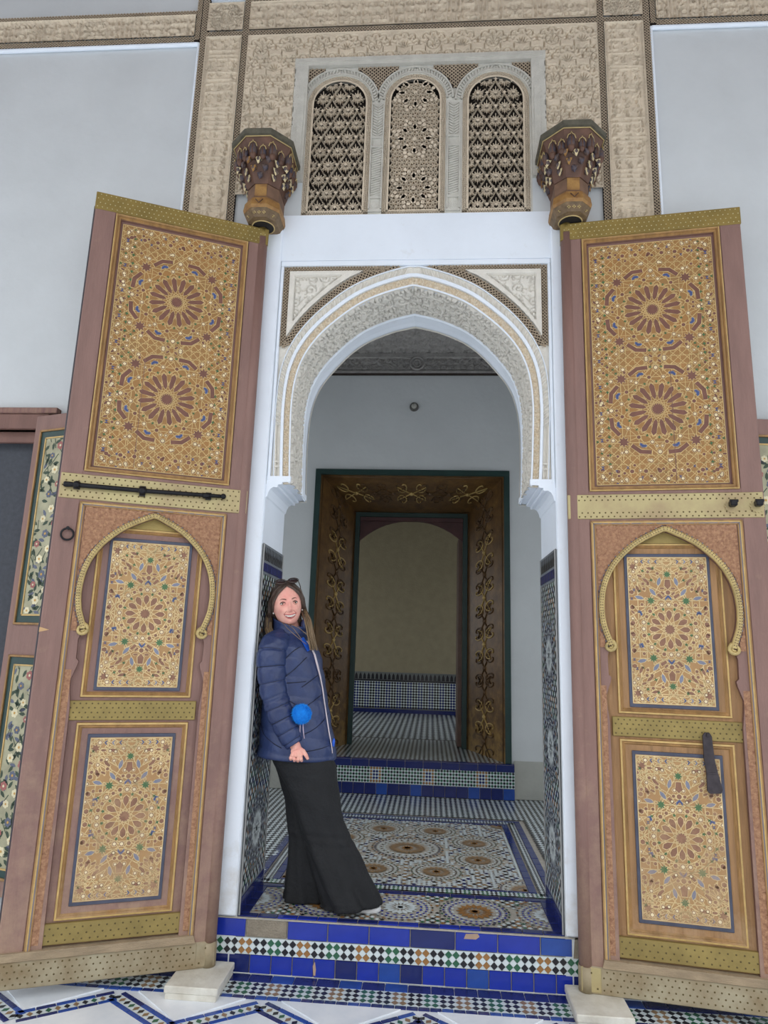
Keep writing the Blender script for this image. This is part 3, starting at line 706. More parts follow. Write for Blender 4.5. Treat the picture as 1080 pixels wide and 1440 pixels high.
dd.build('corner_recess', DARKBACK, wall_front); nb.build('corner_openwork', NETM, wall_front)

# ---------------------------------------------------------------- zellij patterns
def rosette(out, cx, cy, R, n, cols, petal=(0.30, 0.62), pc=3, rings=5, sy=1.0):
    """concentric rings of kites round a petalled star; out gets (poly, colour)"""
    out.append((ngon(cx, cy, R*0.09, 8), 1)); out.append((star(cx, cy, R*0.20, R*0.12, n//2, 0), pc if cols[0] != 0 else 0))
    for k in range(n):
        a = 2*PI*k/n; r0, r1 = R*0.18, R*0.52; wd = PI*r1/n*0.78
        p = [(r0, 0), (r0+(r1-r0)*0.6, wd), (r1, 0), (r0+(r1-r0)*0.6, -wd)]
        out.append((rotp(p, a, cx, cy), cols[0]))
    rr = R*0.60; dr = (R*1.0-rr)/rings
    for j in range(rings):
        r = rr+dr*j; m_ = n if j < 1 else 2*n; c = cols[1+j % (len(cols)-1)]; off = (0.5 if j % 2 == 0 else 0.0)
        for k in range(m_):
            a = 2*PI*(k+off)/m_; wd = PI*r/m_*0.70; h = dr*0.52
            out.append((rotp([(r-h, 0), (r, wd), (r+h, 0), (r, -wd)], a, cx, cy), c[k % len(c)] if isinstance(c, tuple) else c))
def zfield(w0, w1, h0, h1, ros, pitch, cols, rng, fill=True):
    """tiles over the rectangle: small diamonds between rosettes"""
    out = []
    if fill:
        nx = int((w1-w0)/pitch)+2; ny = int((h1-h0)/pitch)+2
        for i in range(nx):
            for j in range(ny):
                x = w0+(i+0.5)*pitch; y = h0+(j+0.5)*pitch
                if any(math.hypot(x-a, y-b) < R*1.03 for a, b, R, *_ in ros): continue
                out.append((ngon(x, y, pitch*0.52, 4), cols[(i*3+j*5+(i*j) % 3) % len(cols)] if (i+j) % 2 == 0 else 0))
                out.append((ngon(x+pitch/2, y+pitch/2, pitch*0.24, 4, PI/4), cols[(i+2*j) % len(cols)]))
    for (a, b, R, n, cc) in ros: rosette(out, a, b, R, n, cc)
    res = []
    for p, c in out:
        q = clip(p, w0, w1, h0, h1)
        if q: res.append((q, c))
    return res
def lay(name, items, fn, parent, mats=ZMATS, h=0.0015, thick=True):
    b = MB()
    for p, c in items: b.poly([fn(u, v, h) for u, v in p], c)
    o = b.build(name, mats, parent); o['kind'] = 'stuff'; return o

# ---------------------------------------------------------------- room floor, threshold, court
fl = MB(); fl.box(-0.829, 0.829, 0.02, T_+0.02, 0.0, P_-0.006); fl.box(-2.8, 2.8, T_+0.002, RY+0.05, 0.0, P_-0.006)
floor_room = fl.build('floor', GROUT); tag(floor_room, 'patterned zellij mosaic floor of the vestibule', kind='structure')
FZ = lambda u, v, h: (u, v, P_-0.006+0.004+h)
c0 = (3, 0, 7, 0, (7, 4), (1, 2))       # ochre centre, white, black/blue, white ...
c1 = (0, 7, 0, 7, 0, (1, 3))
ros = [(-0.80, 0.245, 0.19, 16, c1), (-0.40, 0.245, 0.20, 16, c0), (0.0, 0.245, 0.19, 16, c1), (0.40, 0.245, 0.20, 16, c0), (0.80, 0.245, 0.19, 16, c1)]
lay('threshold_mosaic', zfield(-0.775, 0.775, 0.05, 0.44, ros, 0.026, (1, 3, 2, 1, 3), R_), FZ, floor_room)
c2 = (6, 0, (1, 0), 0, (4, 1), (3, 1)); c3 = (6, 0, 1, 0, (2, 1), (6, 0))
ros = [(0, 1.352, 0.27, 24, c2)] + [(0.52*math.cos(PI/8+PI/4*k), 1.352+0.52*math.sin(PI/8+PI/4*k), 0.185, 16, c3) for k in range(8)] + [(sx_*0.72, y, 0.17, 16, c2) for sx_ in (-1, 1) for y in (0.62, 2.08)]
lay('carpet_mosaic', zfield(-0.73, 0.73, 0.60, 2.10, ros, 0.030, (1, 0, 6, 4, 0), R_), FZ, floor_room)
# blue line tiles: each its own piece
TC = {}
def tile(w_, d_, h_, mt, bev=0.002):
    k = (round(w_, 4), round(d_, 4), round(h_, 4), mt.name)
    if k not in TC:
        b = MB(); b.box(-w_/2, w_/2, -d_/2, d_/2, 0, h_, bev=bev); TC[k] = mesh_of(b, [mt])
    return TC[k]
def row(name, x0, x1, y0, y1, n, z, h, mts, parent, axis='x', gap=0.003, jit=0.0006):
    for i in range(n):
        if axis == 'x':
            a = x0+(x1-x0)*i/n; c = x0+(x1-x0)*(i+1)/n; w_, d_ = c-a-gap, y1-y0-gap; loc = ((a+c)/2, (y0+y1)/2, z+R_.uniform(-jit, jit))
        else:
            a = y0+(y1-y0)*i/n; c = y0+(y1-y0)*(i+1)/n; w_, d_ = x1-x0-gap, c-a-gap; loc = ((x0+x1)/2, (a+c)/2, z+R_.uniform(-jit, jit))
        link(tile(w_, d_, h, R_.choice(mts)), name, loc, parent)
FB = P_-0.006
row('blue_tile', -0.83, 0.83, 0.002, 0.047, 16, FB, 0.006, [ZN, ZN, ZB], floor_room)
for sg in (-1, 1):
    a, c = sorted((sg*0.778, sg*0.829)); row('blue_tile', a, c, 0.047, 0.445, 4, FB, 0.006, [ZN], floor_room, 'y')
row('blue_tile', -0.83, 0.83, 0.447, 0.492, 12, FB, 0.006, [ZN], floor_room)
for sg in (-1, 1):
    a, c = sorted((sg*0.845, sg*0.895)); row('blue_tile', a, c, 0.52, 2.24, 14, FB, 0.006, [ZN], floor_room, 'y')
    a, c = sorted((sg*0.735, sg*0.785)); row('blue_tile', a, c, 0.58, 2.14, 12, FB, 0.006, [ZN], floor_room, 'y')
row('blue_tile', -0.895, 0.895, 2.225, 2.262, 14, FB, 0.006, [ZN], floor_room)
row('blue_tile', -0.735, 0.735, 2.105, 2.140, 12, FB, 0.006, [ZN], floor_room)
row('blue_tile', -0.735, 0.735, 0.575, 0.598, 12, FB, 0.006, [ZN], floor_room)
def checks(x0, x1, y0, y1, px, py, cols, skip=None, rat=0.5):
    out = []; nx = int(round((x1-x0)/px)); ny = int(round((y1-y0)/py)); px = (x1-x0)/nx; py = (y1-y0)/ny
    for i in range(nx):
        for j in range(ny):
            x = x0+(i+0.5)*px; y = y0+(j+0.5)*py
            if skip and skip(x, y): continue
            c = cols[(i//2) % len(cols)] if len(cols) > 1 else cols[0]
            out.append(([(x-px*rat, y), (x, y-py*rat), (x+px*rat, y), (x, y+py*rat)], c))
            out.append(([(x+px*0.5-px*(1-rat)*0.9, y+py*0.5), (x+px*0.5, y+py*0.5-py*(1-rat)*0.9), (x+px*0.5+px*(1-rat)*0.9, y+py*0.5), (x+px*0.5, y+py*0.5+py*(1-rat)*0.9)], 0))
    return [(q, c) for q, c in ((clip(p, x0, x1, y0, y1), c) for p, c in out) if q]
lay('border_mosaic', checks(-0.84, -0.788, 0.53, 2.2, 0.026, 0.028, (1, 2)) + checks(0.788, 0.84, 0.53, 2.2, 0.026, 0.028, (1, 2)) + checks(-0.84, 0.84, 0.497, 0.572, 0.026, 0.025, (1, 2)) + checks(-0.84, 0.84, 2.143, 2.222, 0.026, 0.026, (1, 4)), FZ, floor_room)
incarpet = lambda x, y: abs(x) < 0.90 and y < 2.27
lay('chequer_mosaic', checks(-2.4, 2.4, 0.52, RY, 0.046, 0.052, (1,), incarpet, 0.5), FZ, floor_room)

# riser of the threshold step
ts = MB(); ts.box(-0.955, 0.955, 0.008, 0.02, 0.0, P_-0.008)
step = ts.build('trim_1', GROUT); tag(step, 'tiled front riser of the portal step', kind='structure')
def vt(w_, h_, mt, th=0.010):
    k = ('v', round(w_, 4), round(h_, 4), mt.name)
    if k not in TC:
        b = MB(); b.box(-w_/2, w_/2, -th, 0, -h_/2, h_/2, bev=0.0025); TC[k] = mesh_of(b, [mt])
    return TC[k]
xe = [-0.955, -0.78, -0.565, -0.357, -0.146, 0.062, 0.287, 0.498, 0.708, 0.865]
for i in range(len(xe)-1):
    wd = xe[i+1]-xe[i]-0.006
    if i == 1: o = link(vt(wd, 0.083, CEMENT), 'cement_patch', ((xe[i]+xe[i+1])/2, 0.010, 0.211), step); continue
    o = link(vt(wd, 0.082 if i < 8 else 0.078, [ZB, ZB, ZB, ZB, ZB, ZN, ZB, ZB, ZM][i]), 'blue_tile', ((xe[i]+xe[i+1])/2, 0.008+R_.uniform(-0.001, 0.001), 0.209), step)
b = MB(); b.prism([(0.868, 0.165), (0.955, 0.165), (0.955, 0.27), (0.90, 0.30), (0.876, 0.255)], -0.004, 0.01, FX); b.build('cement_patch', CEMENT, step, recalc=True)
b = MB(); b.box(-0.955, 0.955, -0.004, 0.008, 0.251, 0.2575); b.build('mortar_joint', GROUT, step)
# chips
b = MB(); b.prism([(0.33, 0.222), (0.34, 0.245), (0.40, 0.248), (0.408, 0.235), (0.39, 0.222)], -0.0035, 0.0, FX); b.build('tile_chip', mat('chip_clay', (186, 158, 136), 0.9), step)
b = MB(); b.prism([(-0.42, 0.015), (-0.425, 0.055), (-0.415, 0.075), (-0.408, 0.04), (-0.41, 0.01)], -0.0035, 0.0, FX); b.build('tile_chip', mat('chip_clay', (186, 158, 136), 0.9), step)
# diamonds
pt = 0.0375; nD = int(1.90/pt)
base = MB(); base.box(-0.955, 0.955, -0.0005, 0.008, 0.0885, 0.1645); base.build('white_ground', ZW, step)
dm = {}
def dmesh(mt):
    if mt.name not in dm:
        b = MB(); r = pt/2*0.95; b.prism([(-r, 0), (0, -r), (r, 0), (0, r)], -0.003, 0.0, FX, back=False); dm[mt.name] = mesh_of(b, [mt])
    return dm[mt.name]
cc = [ZG, ZG, ZK, ZK, ZO, ZO, ZK, ZK]
for i in range(nD+1):
    x = -0.945+i*pt
    for z in (0.1455, 0.1075):
        if abs(x) < 0.945: link(dmesh(cc[i % 8]), 'mosaic_diamond', (x, -0.0005, z), step)
    if i < nD: link(dmesh(ZW), 'mosaic_diamond', (x+pt/2, -0.0012, 0.1265), step)
xj = [-0.955, -0.86]+[-0.75+0.1095*i for i in range(0, 15)]+[0.865, 0.93]
xj = sorted(set(x for x in xj if x <= 0.955))
for a, c in zip(xj, xj[1:]):
    if c-a < 0.02: continue
    link(vt(round(c-a-0.005, 3), 0.082, R_.choice([ZB, ZB, ZM, ZN])), 'blue_tile', ((a+c)/2, 0.008+R_.uniform(-0.001, 0.001), 0.044), step)

# court floor
cf = MB(); cf.box(-12, 12, -18, 0.02, -0.12, -0.006)
court = cf.build('floor', MARBLE); court.name = 'floor_court'; tag(court, 'white marble court floor inlaid with blue zigzag bands', kind='structure')
row('blue_tile', -0.85, 0.85, -0.078, -0.002, 15, -0.006, 0.006, [ZN, ZM, ZN], court)
row('blue_tile', -2.64, -0.85, -0.078, -0.002, 16, -0.006, 0.006, [ZN, ZM], court); row('blue_tile', 0.85, 2.64, -0.078, -0.002, 16, -0.006, 0.006, [ZN, ZM], court)
row('blue_tile', -2.64, 2.64, -0.232, -0.202, 96, -0.006, 0.006, [ZN, ZM], court)
CZ = lambda u, v, h: (u, v, -0.002+h)
lay('band_mosaic', checks(-4.2, 4.2, -0.200, -0.080, 0.038, 0.040, (1, 2, 1, 6)), CZ, court)
b = MB(); b.box(-4.2, 4.2, -0.20, -0.08, -0.006, -0.001); b.build('band_ground', ZW, court)
b = MB(); b.box(-4.2, -2.64, -0.232, 0, -0.006, -0.0015); b.box(2.64, 4.2, -0.232, 0, -0.006, -0.0015); b.build('band_ground', ZN, court)
# zigzag: centre line apexes at y=-0.285, lows at -0.53
AX = [(-1.995+0.69*i, -0.290) for i in range(7)]; AX[3] = (0.115, -0.288)
zz = []
for i, p in enumerate(AX):
    zz.append(p)
    if i < len(AX)-1: zz.append(((p[0]+AX[i+1][0])/2, -0.525))
ext = [(-2.685, -0.29), (-2.34, -0.525)] + zz
def strip(pts, off, wd, mi_fn, name, mats, n_per=None):
    """one tile object per piece along each straight run"""
    for a, c in zip(pts, pts[1:]):
        dx, dy = c[0]-a[0], c[1]-a[1]; L = math.hypot(dx, dy); tx, ty = dx/L, dy/L; nx, ny = -ty, tx
        k = n_per; Lp = L/k; ang = math.atan2(dy, dx)
        for i in range(k):
            px, py = a[0]+tx*Lp*(i+0.5)+nx*off, a[1]+ty*Lp*(i+0.5)+ny*off
            link(tile(round(Lp-0.003, 3), wd-0.002, 0.006, mats[R_.randrange(len(mats))]), name, (px, py, -0.006), court, (0, 0, ang))
strip(ext[:12], 0.036, 0.026, None, 'blue_tile', [ZN, ZM], 5); strip(ext[:12], -0.036, 0.026, None, 'blue_tile', [ZN, ZM], 5)
it = []
for a, c in zip(ext, ext[1:]):
    dx, dy = c[0]-a[0], c[1]-a[1]; L = math.hypot(dx, dy); tx, ty = dx/L, dy/L; nx, ny = -ty, tx
    it.append(([(a[0]+nx*0.023, a[1]+ny*0.023), (a[0]-nx*0.023, a[1]-ny*0.023), (c[0]-nx*0.023, c[1]-ny*0.023), (c[0]+nx*0.023, c[1]+ny*0.023)], 0))
it2 = []
for a, c in zip(ext, ext[1:]):
    dx, dy = c[0]-a[0], c[1]-a[1]; L = math.hypot(dx, dy); tx, ty = dx/L, dy/L; nx, ny = -ty, tx; n = 11
    for i in range(n):
        t = (i+0.5)*L/n; it2.append((rotp([(-0.014, 0), (0, -0.020), (0.014, 0), (0, 0.020)], math.atan2(dy, dx), a[0]+tx*t, a[1]+ty*t), (1, 6, 1, 2, 6)[i % 5]))
lay('zigzag_ground', it, CZ, court, h=-0.0006); lay('zigzag_mosaic', it2, CZ, court, h=0.0006)
# marble pieces between the bands
off = 0.052
for i in range(len(ext)-2):
    a, m_, c = ext[i], ext[i+1], ext[i+2]
    k = off*math.hypot(1, 0.235/0.345)
    if m_[1] < a[1]:   # low between two apexes: upper triangle
        pl = [(a[0]+0.10, -0.236), (c[0]-0.10, -0.236), (m_[0], m_[1]+k)]
        pl = [(a[0]+0.085, -0.235), (m_[0], m_[1]+k), (c[0]-0.085, -0.235)]
    else:
        pl = [(a[0], a[1]-k), (a[0], -1.1), (c[0], -1.1), (c[0], c[1]-k), (m_[0], m_[1]-k)]
    b = MB(); b.prism(pl, 0.0, -0.006, lambda u, v, h: (u, v, h)); b.build('marble_slab', MARBLE, court, recalc=True)
for i in range(10):
    for j in range(8):
        link(tile(1.395, 0.975, 0.006, MARBLE), 'marble_slab', (-6.3+1.4*i, -1.6-0.98*j, -0.006), court)
for x in (-3.5, -5.2, 2.75+0.8, 5.2): link(tile(1.65, 0.86, 0.006, MARBLE), 'marble_slab', (x, -0.67, -0.006), court)

# ---------------------------------------------------------------- reveals: tiled dados
for sg in (-1, 1):
    b = MB(); x0, x1 = sorted((sg*0.822, sg*0.829)); b.box(x0, x1, 0.012, T_, P_, 2.205, bev=0.002)
    dado = b.build('reveal_dado', mat('dado_grout', (120, 126, 132), 0.6), wall_front)
    DX = lambda u, v, h: (sg*(0.8215-h), u, v)
    cA = (0, (4, 1), (0, 1), (1, 4), (0, 4), (2, 3))
    ros = [(0.26, 0.62, 0.20, 16, cA), (0.26, 1.12, 0.20, 16, cA), (0.26, 1.62, 0.20, 16, cA)]
    its = zfield(0.03, 0.495, 0.35, 2.03, ros, 0.030, (1, 4, 1, 3, 2), R_)
    for i in range(12):
        y = 0.03+(i+0.5)*0.0385; its.append(([(y-0.011, 2.11), (y+0.011, 2.11), (y+0.013, 2.15), (y+0.006, 2.165), (y+0.006, 2.19), (y-0.006, 2.19), (y-0.006, 2.165), (y-0.013, 2.15)], 1))
    b = MB()
    for p, c in its: b.poly([DX(u, v, 0.001) for u, v in p], c)
    o = b.build('dado_mosaic', ZMATS, wall_front); o['kind'] = 'stuff'
    for i in range(5): 
        bb = MB(); a0 = 0.014+0.0975*i; bb.box(*sorted((sg*0.818, sg*0.823)), a0, a0+0.095, P_+0.0, P_+0.075, bev=0.001); bb.build('blue_tile', ZN, wall_front)
        bb = MB(); bb.box(*sorted((sg*0.818, sg*0.823)), a0, a0+0.095, 2.045, 2.095, bev=0.001); bb.build('blue_tile', ZN, wall_front)
    bb = MB(); bb.box(*sorted((sg*0.8175, sg*0.823)), 0.002, 0.014, P_, 2.2); bb.box(*sorted((sg*0.8175, sg*0.823)), T_-0.012, T_, P_, 2.2); bb.build('dado_edge', mat('edge_grey', (160, 160, 158), 0.8), wall_front)

# ---------------------------------------------------------------- vestibule
b = MB()
for sg in (-1, 1):
    x = sg*2.45; x0, x1 = sorted((x, x+sg*0.2)); b.box(x0, x1, T_, 0.75, 0, 4.8); b.box(x0, x1, 2.75, RY, 0, 4.8); b.box(x0, x1, 0.75, 2.75, 3.9, 4.8)  # unseen side openings, added to let sky light into the vestibule
wl = b.build('wall_side', PLASTER_IN); tag(wl, 'side walls of the vestibule', kind='structure')
X0, X1 = -1.075, 0.895
b = MB(); b.box(-3.4, X0, RY, 4.6, 0, 4.95); b.box(X1, 3.4, RY, 4.6, 0, 4.95); b.box(X0, X1, RY, 4.6, 3.455, 4.95); b.box(X0, X1, RY, 4.6, 0, S_-0.002)
wall_back = b.build('wall_back', PLASTER_IN); tag(wall_back, 'grey white vestibule wall round the gilded doorway', kind='structure')
b = MB(); b.box(-2.45, -1.13, RY-0.012, RY, P_, 0.612, bev=0.004); b.box(0.955, 2.45, RY-0.012, RY, P_, 0.612, bev=0.004); b.build('plaster_plinth', PLASTER_LOW, wall_back)
# cornice frieze
rel = Relief(4.9, 0.15, 0.009); arabesque(rel, random.Random(8), 0.075, sw=0.009); frame_h(rel)
rel.H[:, :] = rel.H
rel.build('cornice_frieze', CEIL, lambda X, Y, H: np.stack([X-2.45, RY-0.03-H, Y+4.605], 1), 0.02, wall_back)
b = MB(); b.box(-2.45, 2.45, RY-0.05, RY, 4.575, 4.603); b.box(-2.45, 2.45, RY-0.07, RY, 4.755, 4.80)
b.tube([(-0.055+0.072*math.cos(2*PI*i/24), RY-0.062, 4.685+0.072*math.sin(2*PI*i/24)) for i in range(24)], 0.013, 6, closed=True)
b.tube([(-0.055+0.04*math.cos(2*PI*i/20), RY-0.062, 4.685+0.04*math.sin(2*PI*i/20)) for i in range(20)], 0.008, 6, closed=True)
b.build('cornice_moulding', CEIL, wall_back)
b = MB(); b.box(-2.45, 2.45, RY-0.045, RY-0.002, 4.565, 4.575); b.build('cornice_shadow_line', DARKBACK, wall_back)
b = MB(); b.box(-2.65, 2.65, T_, RY+0.02, 4.815, 4.9)
ceiling = b.build('ceiling', DARKBACK); tag(ceiling, 'carved stucco ceiling of the vestibule', kind='structure')
rel = Relief(3.0, 1.5, 0.0095)
pc = 0.26
for i in range(13):
    for j in range(7):
        cx, cy = i*pc, j*pc*0.9+0.02
        for k in range(8):
            a = 2*PI*k/8; rel.stroke([(cx+0.035*math.cos(a), cy+0.035*math.sin(a)), (cx+0.125*math.cos(a+0.3), cy+0.125*math.sin(a+0.3))], 0.009); rel.stroke([(cx+0.125*math.cos(a+0.3), cy+0.125*math.sin(a+0.3)), (cx+0.125*math.cos(a+0.3+PI/4), cy+0.125*math.sin(a+0.3+PI/4))], 0.009)
            rel.stamp(cx+0.08*math.cos(a), cy+0.08*math.sin(a), 0.016, 0.7)
rel.build('ceiling_carving', CEIL, lambda X, Y, H: np.stack([X-1.5, RY-0.05-Y, 4.812-H], 1), 0.02, ceiling)

# ---------------------------------------------------------------- gilded splayed doorway
YI = 3.98; XI0, XI1 = -0.765, 0.545; ZI = 3.205
door = empty('door_1', (0, 0, 0)); tag(door, 'gilded splayed doorway with dark green frame', kind='structure')
b = MB(); g = 0.058
b.box(X0-g+0.02, X0+0.02, RY-0.03, RY+0.01, S_, 3.49, bev=0.004); b.box(X1-0.02, X1+g-0.02, RY-0.03, RY+0.01, S_-0.0, 3.49, bev=0.004); b.box(X0-g+0.02, X1+g-0.02, RY-0.031, RY+0.01, 3.435, 3.493, bev=0.004)
b.build('outer_frame', GREENF, door)
def quadstrip(a0, a1, c0_, c1_, name):
    """splayed face: from outer edge points a0-a1 to inner c0-c1"""
    b = MB(); b.poly([a0, a1, c1_, c0_]); o = b.build(name, GILTW, door); return (Vector(a0), Vector(a1), Vector(c0_), Vector(c1_))
xo0, xo1, zo = X0+0.018, X1-0.018, 3.437
faces = [quadstrip((xo0, RY, S_), (xo0, RY, zo), (XI0, YI, S_), (XI0, YI, ZI), 'gilded_reveal'), quadstrip((xo1, RY, S_), (xo1, RY, zo), (XI1, YI, S_), (XI1, YI, ZI), 'gilded_reveal'), quadstrip((xo0, RY, zo), (xo1, RY, zo), (XI0, YI, ZI), (XI1, YI, ZI), 'gilded_soffit')]
b = MB(); iw = 0.05
b.box(XI0-0.005, XI0+iw, YI-0.02, YI+0.04, S_, ZI, bev=0.004); b.box(XI1-iw, XI1+0.005, YI-0.02, YI+0.04, S_, ZI, bev=0.004); b.box(XI0-0.004, XI1+0.004, YI-0.021, YI+0.04, ZI-iw, ZI+0.004, bev=0.004)
b.build('inner_frame', GREENF, door)
# scroll ornament in relief on the splayed faces
def scroll(mb, F, s, t, sz, mi):
    a0, a1, c0_, c1_ = F
    def P(u, v):  # u across (0..1), v along
        A = a0.lerp(a1, v); C = c0_.lerp(c1_, v); return A.lerp(C, u)
    nrm_ = (P(0.5, 0.6)-P(0.5, 0.4)).cross(P(0.9, 0.5)-P(0.1, 0.5)).normalized()
    camp = Vector((0.14, -3.7, 1.63))
    if nrm_.dot(camp-P(0.5, 0.5)) < 0: nrm_ = -nrm_
    eu = (P(1, t)-P(0, t)).normalized(); ev = (P(s, min(1, t+0.01))-P(s, t-0.01)).normalized(); c = P(s, t)
    for sx_ in (-1, 1):
        for sy_ in (-1, 1):
            pts = []
            for i in range(15):
                q = i/14; r = sz*(0.36*(1-0.75*q)); a = PI*0.5+q*5.2; x = 2.3*(sz*0.36+r*math.cos(a)); y = sz*0.50+r*math.sin(a)
                pts.append(c+eu*(sx_*x)+ev*(sy_*y)+nrm_*0.004)
            pts = [c+eu*(sx_*0.02*sz)+ev*(sy_*0.05*sz)+nrm_*0.004]+pts
            mb.tube(pts, 0.0075, 5, mi)
    mb.ball(c+nrm_*0.002, sz*0.13, 8, 5, mi)
b = MB()
for F in faces[:2]:
    for k in range(11): scroll(b, F, 0.5, 0.05+k*0.09, 0.19, 0 if k in (1, 4, 6, 8) else 1)
for k in range(7): scroll(b, faces[2], 0.45, 0.125+k*0.125, 0.19, 0 if k in (0, 3, 6) else 1)
o = b.build('gilt_scrollwork', [GILT, GILTD], door); o['kind'] = 'stuff'
b = MB()
for F in faces:
    a0, a1, c0_, c1_ = F
    for u in (0.05, 0.95):
        p, q = a0.lerp(c0_, u), a1.lerp(c1_, u); n_ = Vector((0, -1, 0)); b.tube([p+n_*0.004, q+n_*0.004], 0.006, 5)
b.build('gilt_border', GILTD, door)
# arched oxblood head board in the inner opening
pl = [(XI0+iw, ZI-iw), (XI0+iw, 2.86)]; cxm = (XI0+XI1)/2; hwm = (XI1-XI0)/2-iw
for i in range(17):
    t = -1+2*i/16; pl.append((cxm+hwm*t*0.995, 2.88+0.235*(1-abs(t)**2.3)))
pl += [(XI1-iw, 2.86), (XI1-iw, ZI-iw)]
b = MB(); b.prism(pl, YI+0.03, YI+0.06, FX); b.build('head_board', REDB, door, recalc=True)
b = MB(); b.box(XI0+iw-0.002, XI1-iw+0.002, YI+0.0, YI+0.05, ZI-iw-0.045, ZI-iw); b.build('head_rail', REDB, door)
for sx_, x in ((1, XI1-iw),):
    b = MB(); a, c = sorted((x, x-sx_*0.045)); b.box(a, c, YI+0.06, YI+0.62, S_+0.01, 2.95, bev=0.004); b.build('folded_door_leaf', mat('worn_leaf_paint', (110, 84, 72), 0.6, var=0.15), door)
# step in front of the doorway
SX0, SX1 = -1.13, 0.955
b = MB(); b.box(SX0, SX1, RY-0.07, RY, P_, S_-0.006); st = b.build('step', GROUT); tag(st, 'raised step with blue tile edging under the gilded doorway', kind='structure')
YF = RY-0.07
for i in range(12):
    a = SX0+(SX1-SX0)*i/12; wd = (SX1-SX0)/12; link(vt(round(wd-0.004, 4), 0.062, ZN), 'blue_tile', (a+wd/2, YF, S_-0.038), st)
    link(tile(round(wd-0.003, 4), 0.072, 0.007, ZN), 'blue_tile', (a+wd/2, YF+0.034, S_-0.006), st)
for i in range(19):
    wd = (SX1-SX0)/19; a = SX0+wd*i; link(vt(round(wd-0.004, 4), 0.100, R_.choice([ZN, ZN, ZM])), 'blue_tile', (a+wd/2, YF, P_+0.053), st)
its = []; n = 74; pz = 0.146/5; px = (SX1-SX0)/n
for i in range(n):
    for j in range(5):
        x = SX0+(i+0.5)*px; z = P_+0.108+(j+0.5)*pz; ph = (i % 18); c = (1 if (i+j) % 2 else 2)
        if ph in (7, 8, 9, 10): c = 3 if (ph in (7, 10) or j in (0, 4)) else 4
        its.append(([(x-px*0.5, z), (x, z-pz*0.5), (x+px*0.5, z), (x, z+pz*0.5)], c))
lay('step_mosaic', its, lambda u, v, h: (u, YF-0.004-h, v), st)
b = MB(); b.box(SX0, SX1, YF-0.004, YF, P_+0.106, P_+0.256); b.build('white_ground', ZW, st)
# tread between the splays
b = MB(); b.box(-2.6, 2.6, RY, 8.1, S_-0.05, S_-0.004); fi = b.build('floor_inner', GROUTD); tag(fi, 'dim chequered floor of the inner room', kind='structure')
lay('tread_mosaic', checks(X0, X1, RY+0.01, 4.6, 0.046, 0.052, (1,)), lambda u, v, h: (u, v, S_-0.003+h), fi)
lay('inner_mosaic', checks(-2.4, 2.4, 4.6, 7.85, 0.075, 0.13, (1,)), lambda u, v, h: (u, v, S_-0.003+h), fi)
b = MB(); b.box(-3, 3, 7.86, 8.1, S_-0.1, 4.6); wi_ = b.build('wall_inner', PLASTER_FAR); tag(wi_, 'dim ochre grey wall of the inner room', kind='structure')
b = MB()
for sg in (-1, 1):
    x0, x1 = sorted((sg*2.45, sg*2.65)); b.box(x0, x1, 4.6, 4.9, 0, 4.6); b.box(x0, x1, 7.3, 7.9, 0, 4.6); b.box(x0, x1, 4.9, 7.3, 3.1, 4.6); b.box(x0, x1, 4.9, 7.3, 0, 1.2)  # unseen side openings, sized to let sky light into the inner room
b.box(-2.65, 2.65, 4.6, 8.1, 4.6, 4.7)
o = b.build('wall_inner_side', PLASTER_FAR); tag(o, 'side walls and ceiling of the inner room', kind='structure')
b = MB(); b.box(-2.45, 2.45, 7.845, 7.86, S_, 1.245); b.build('dado_ground', mat('dado_pale', (118, 122, 122), 0.5), wi_)
its = checks(-1.6, 1.6, S_+0.07, 1.09, 0.045, 0.045, (1, 4)) 
for i in range(46):
    x = -1.6+i*0.07; its.append(([(x-0.026, 1.125), (x+0.026, 1.125), (x+0.020, 1.19), (x, 1.232), (x-0.020, 1.19)], 1))
its.append(([(-2.4, 1.095), (2.4, 1.095), (2.4, 1.12), (-2.4, 1.12)], 1)); its.append(([(-2.4, S_), (2.4, S_), (2.4, S_+0.06), (-2.4, S_+0.06)], 4))
lay('inner_dado_mosaic', its, lambda u, v, h: (u, 7.843-h, v), wi_)

# lamp on the vestibule wall
lp = empty('wall_lamp', (-0.079, RY, 4.199)); tag(lp, 'small round grey lamp on the wall above the gilded doorway', 'lamp')
b = MB(); b.loft([[(r*math.cos(2*PI*i/20), y, r*math.sin(2*PI*i/20)) for i in range(20)] for y, r in ((0, 0.048), (-0.02, 0.048), (-0.035, 0.044), (-0.04, 0.030))]); b.build('lamp_base', mat('lamp_grey', (90, 88, 84), 0.4, 0.4), lp)
b = MB(); b.ball((0, -0.045, 0), 0.031, 16, 10); b.build('lamp_globe', mat('lamp_glass', (170, 168, 160), 0.2), lp)

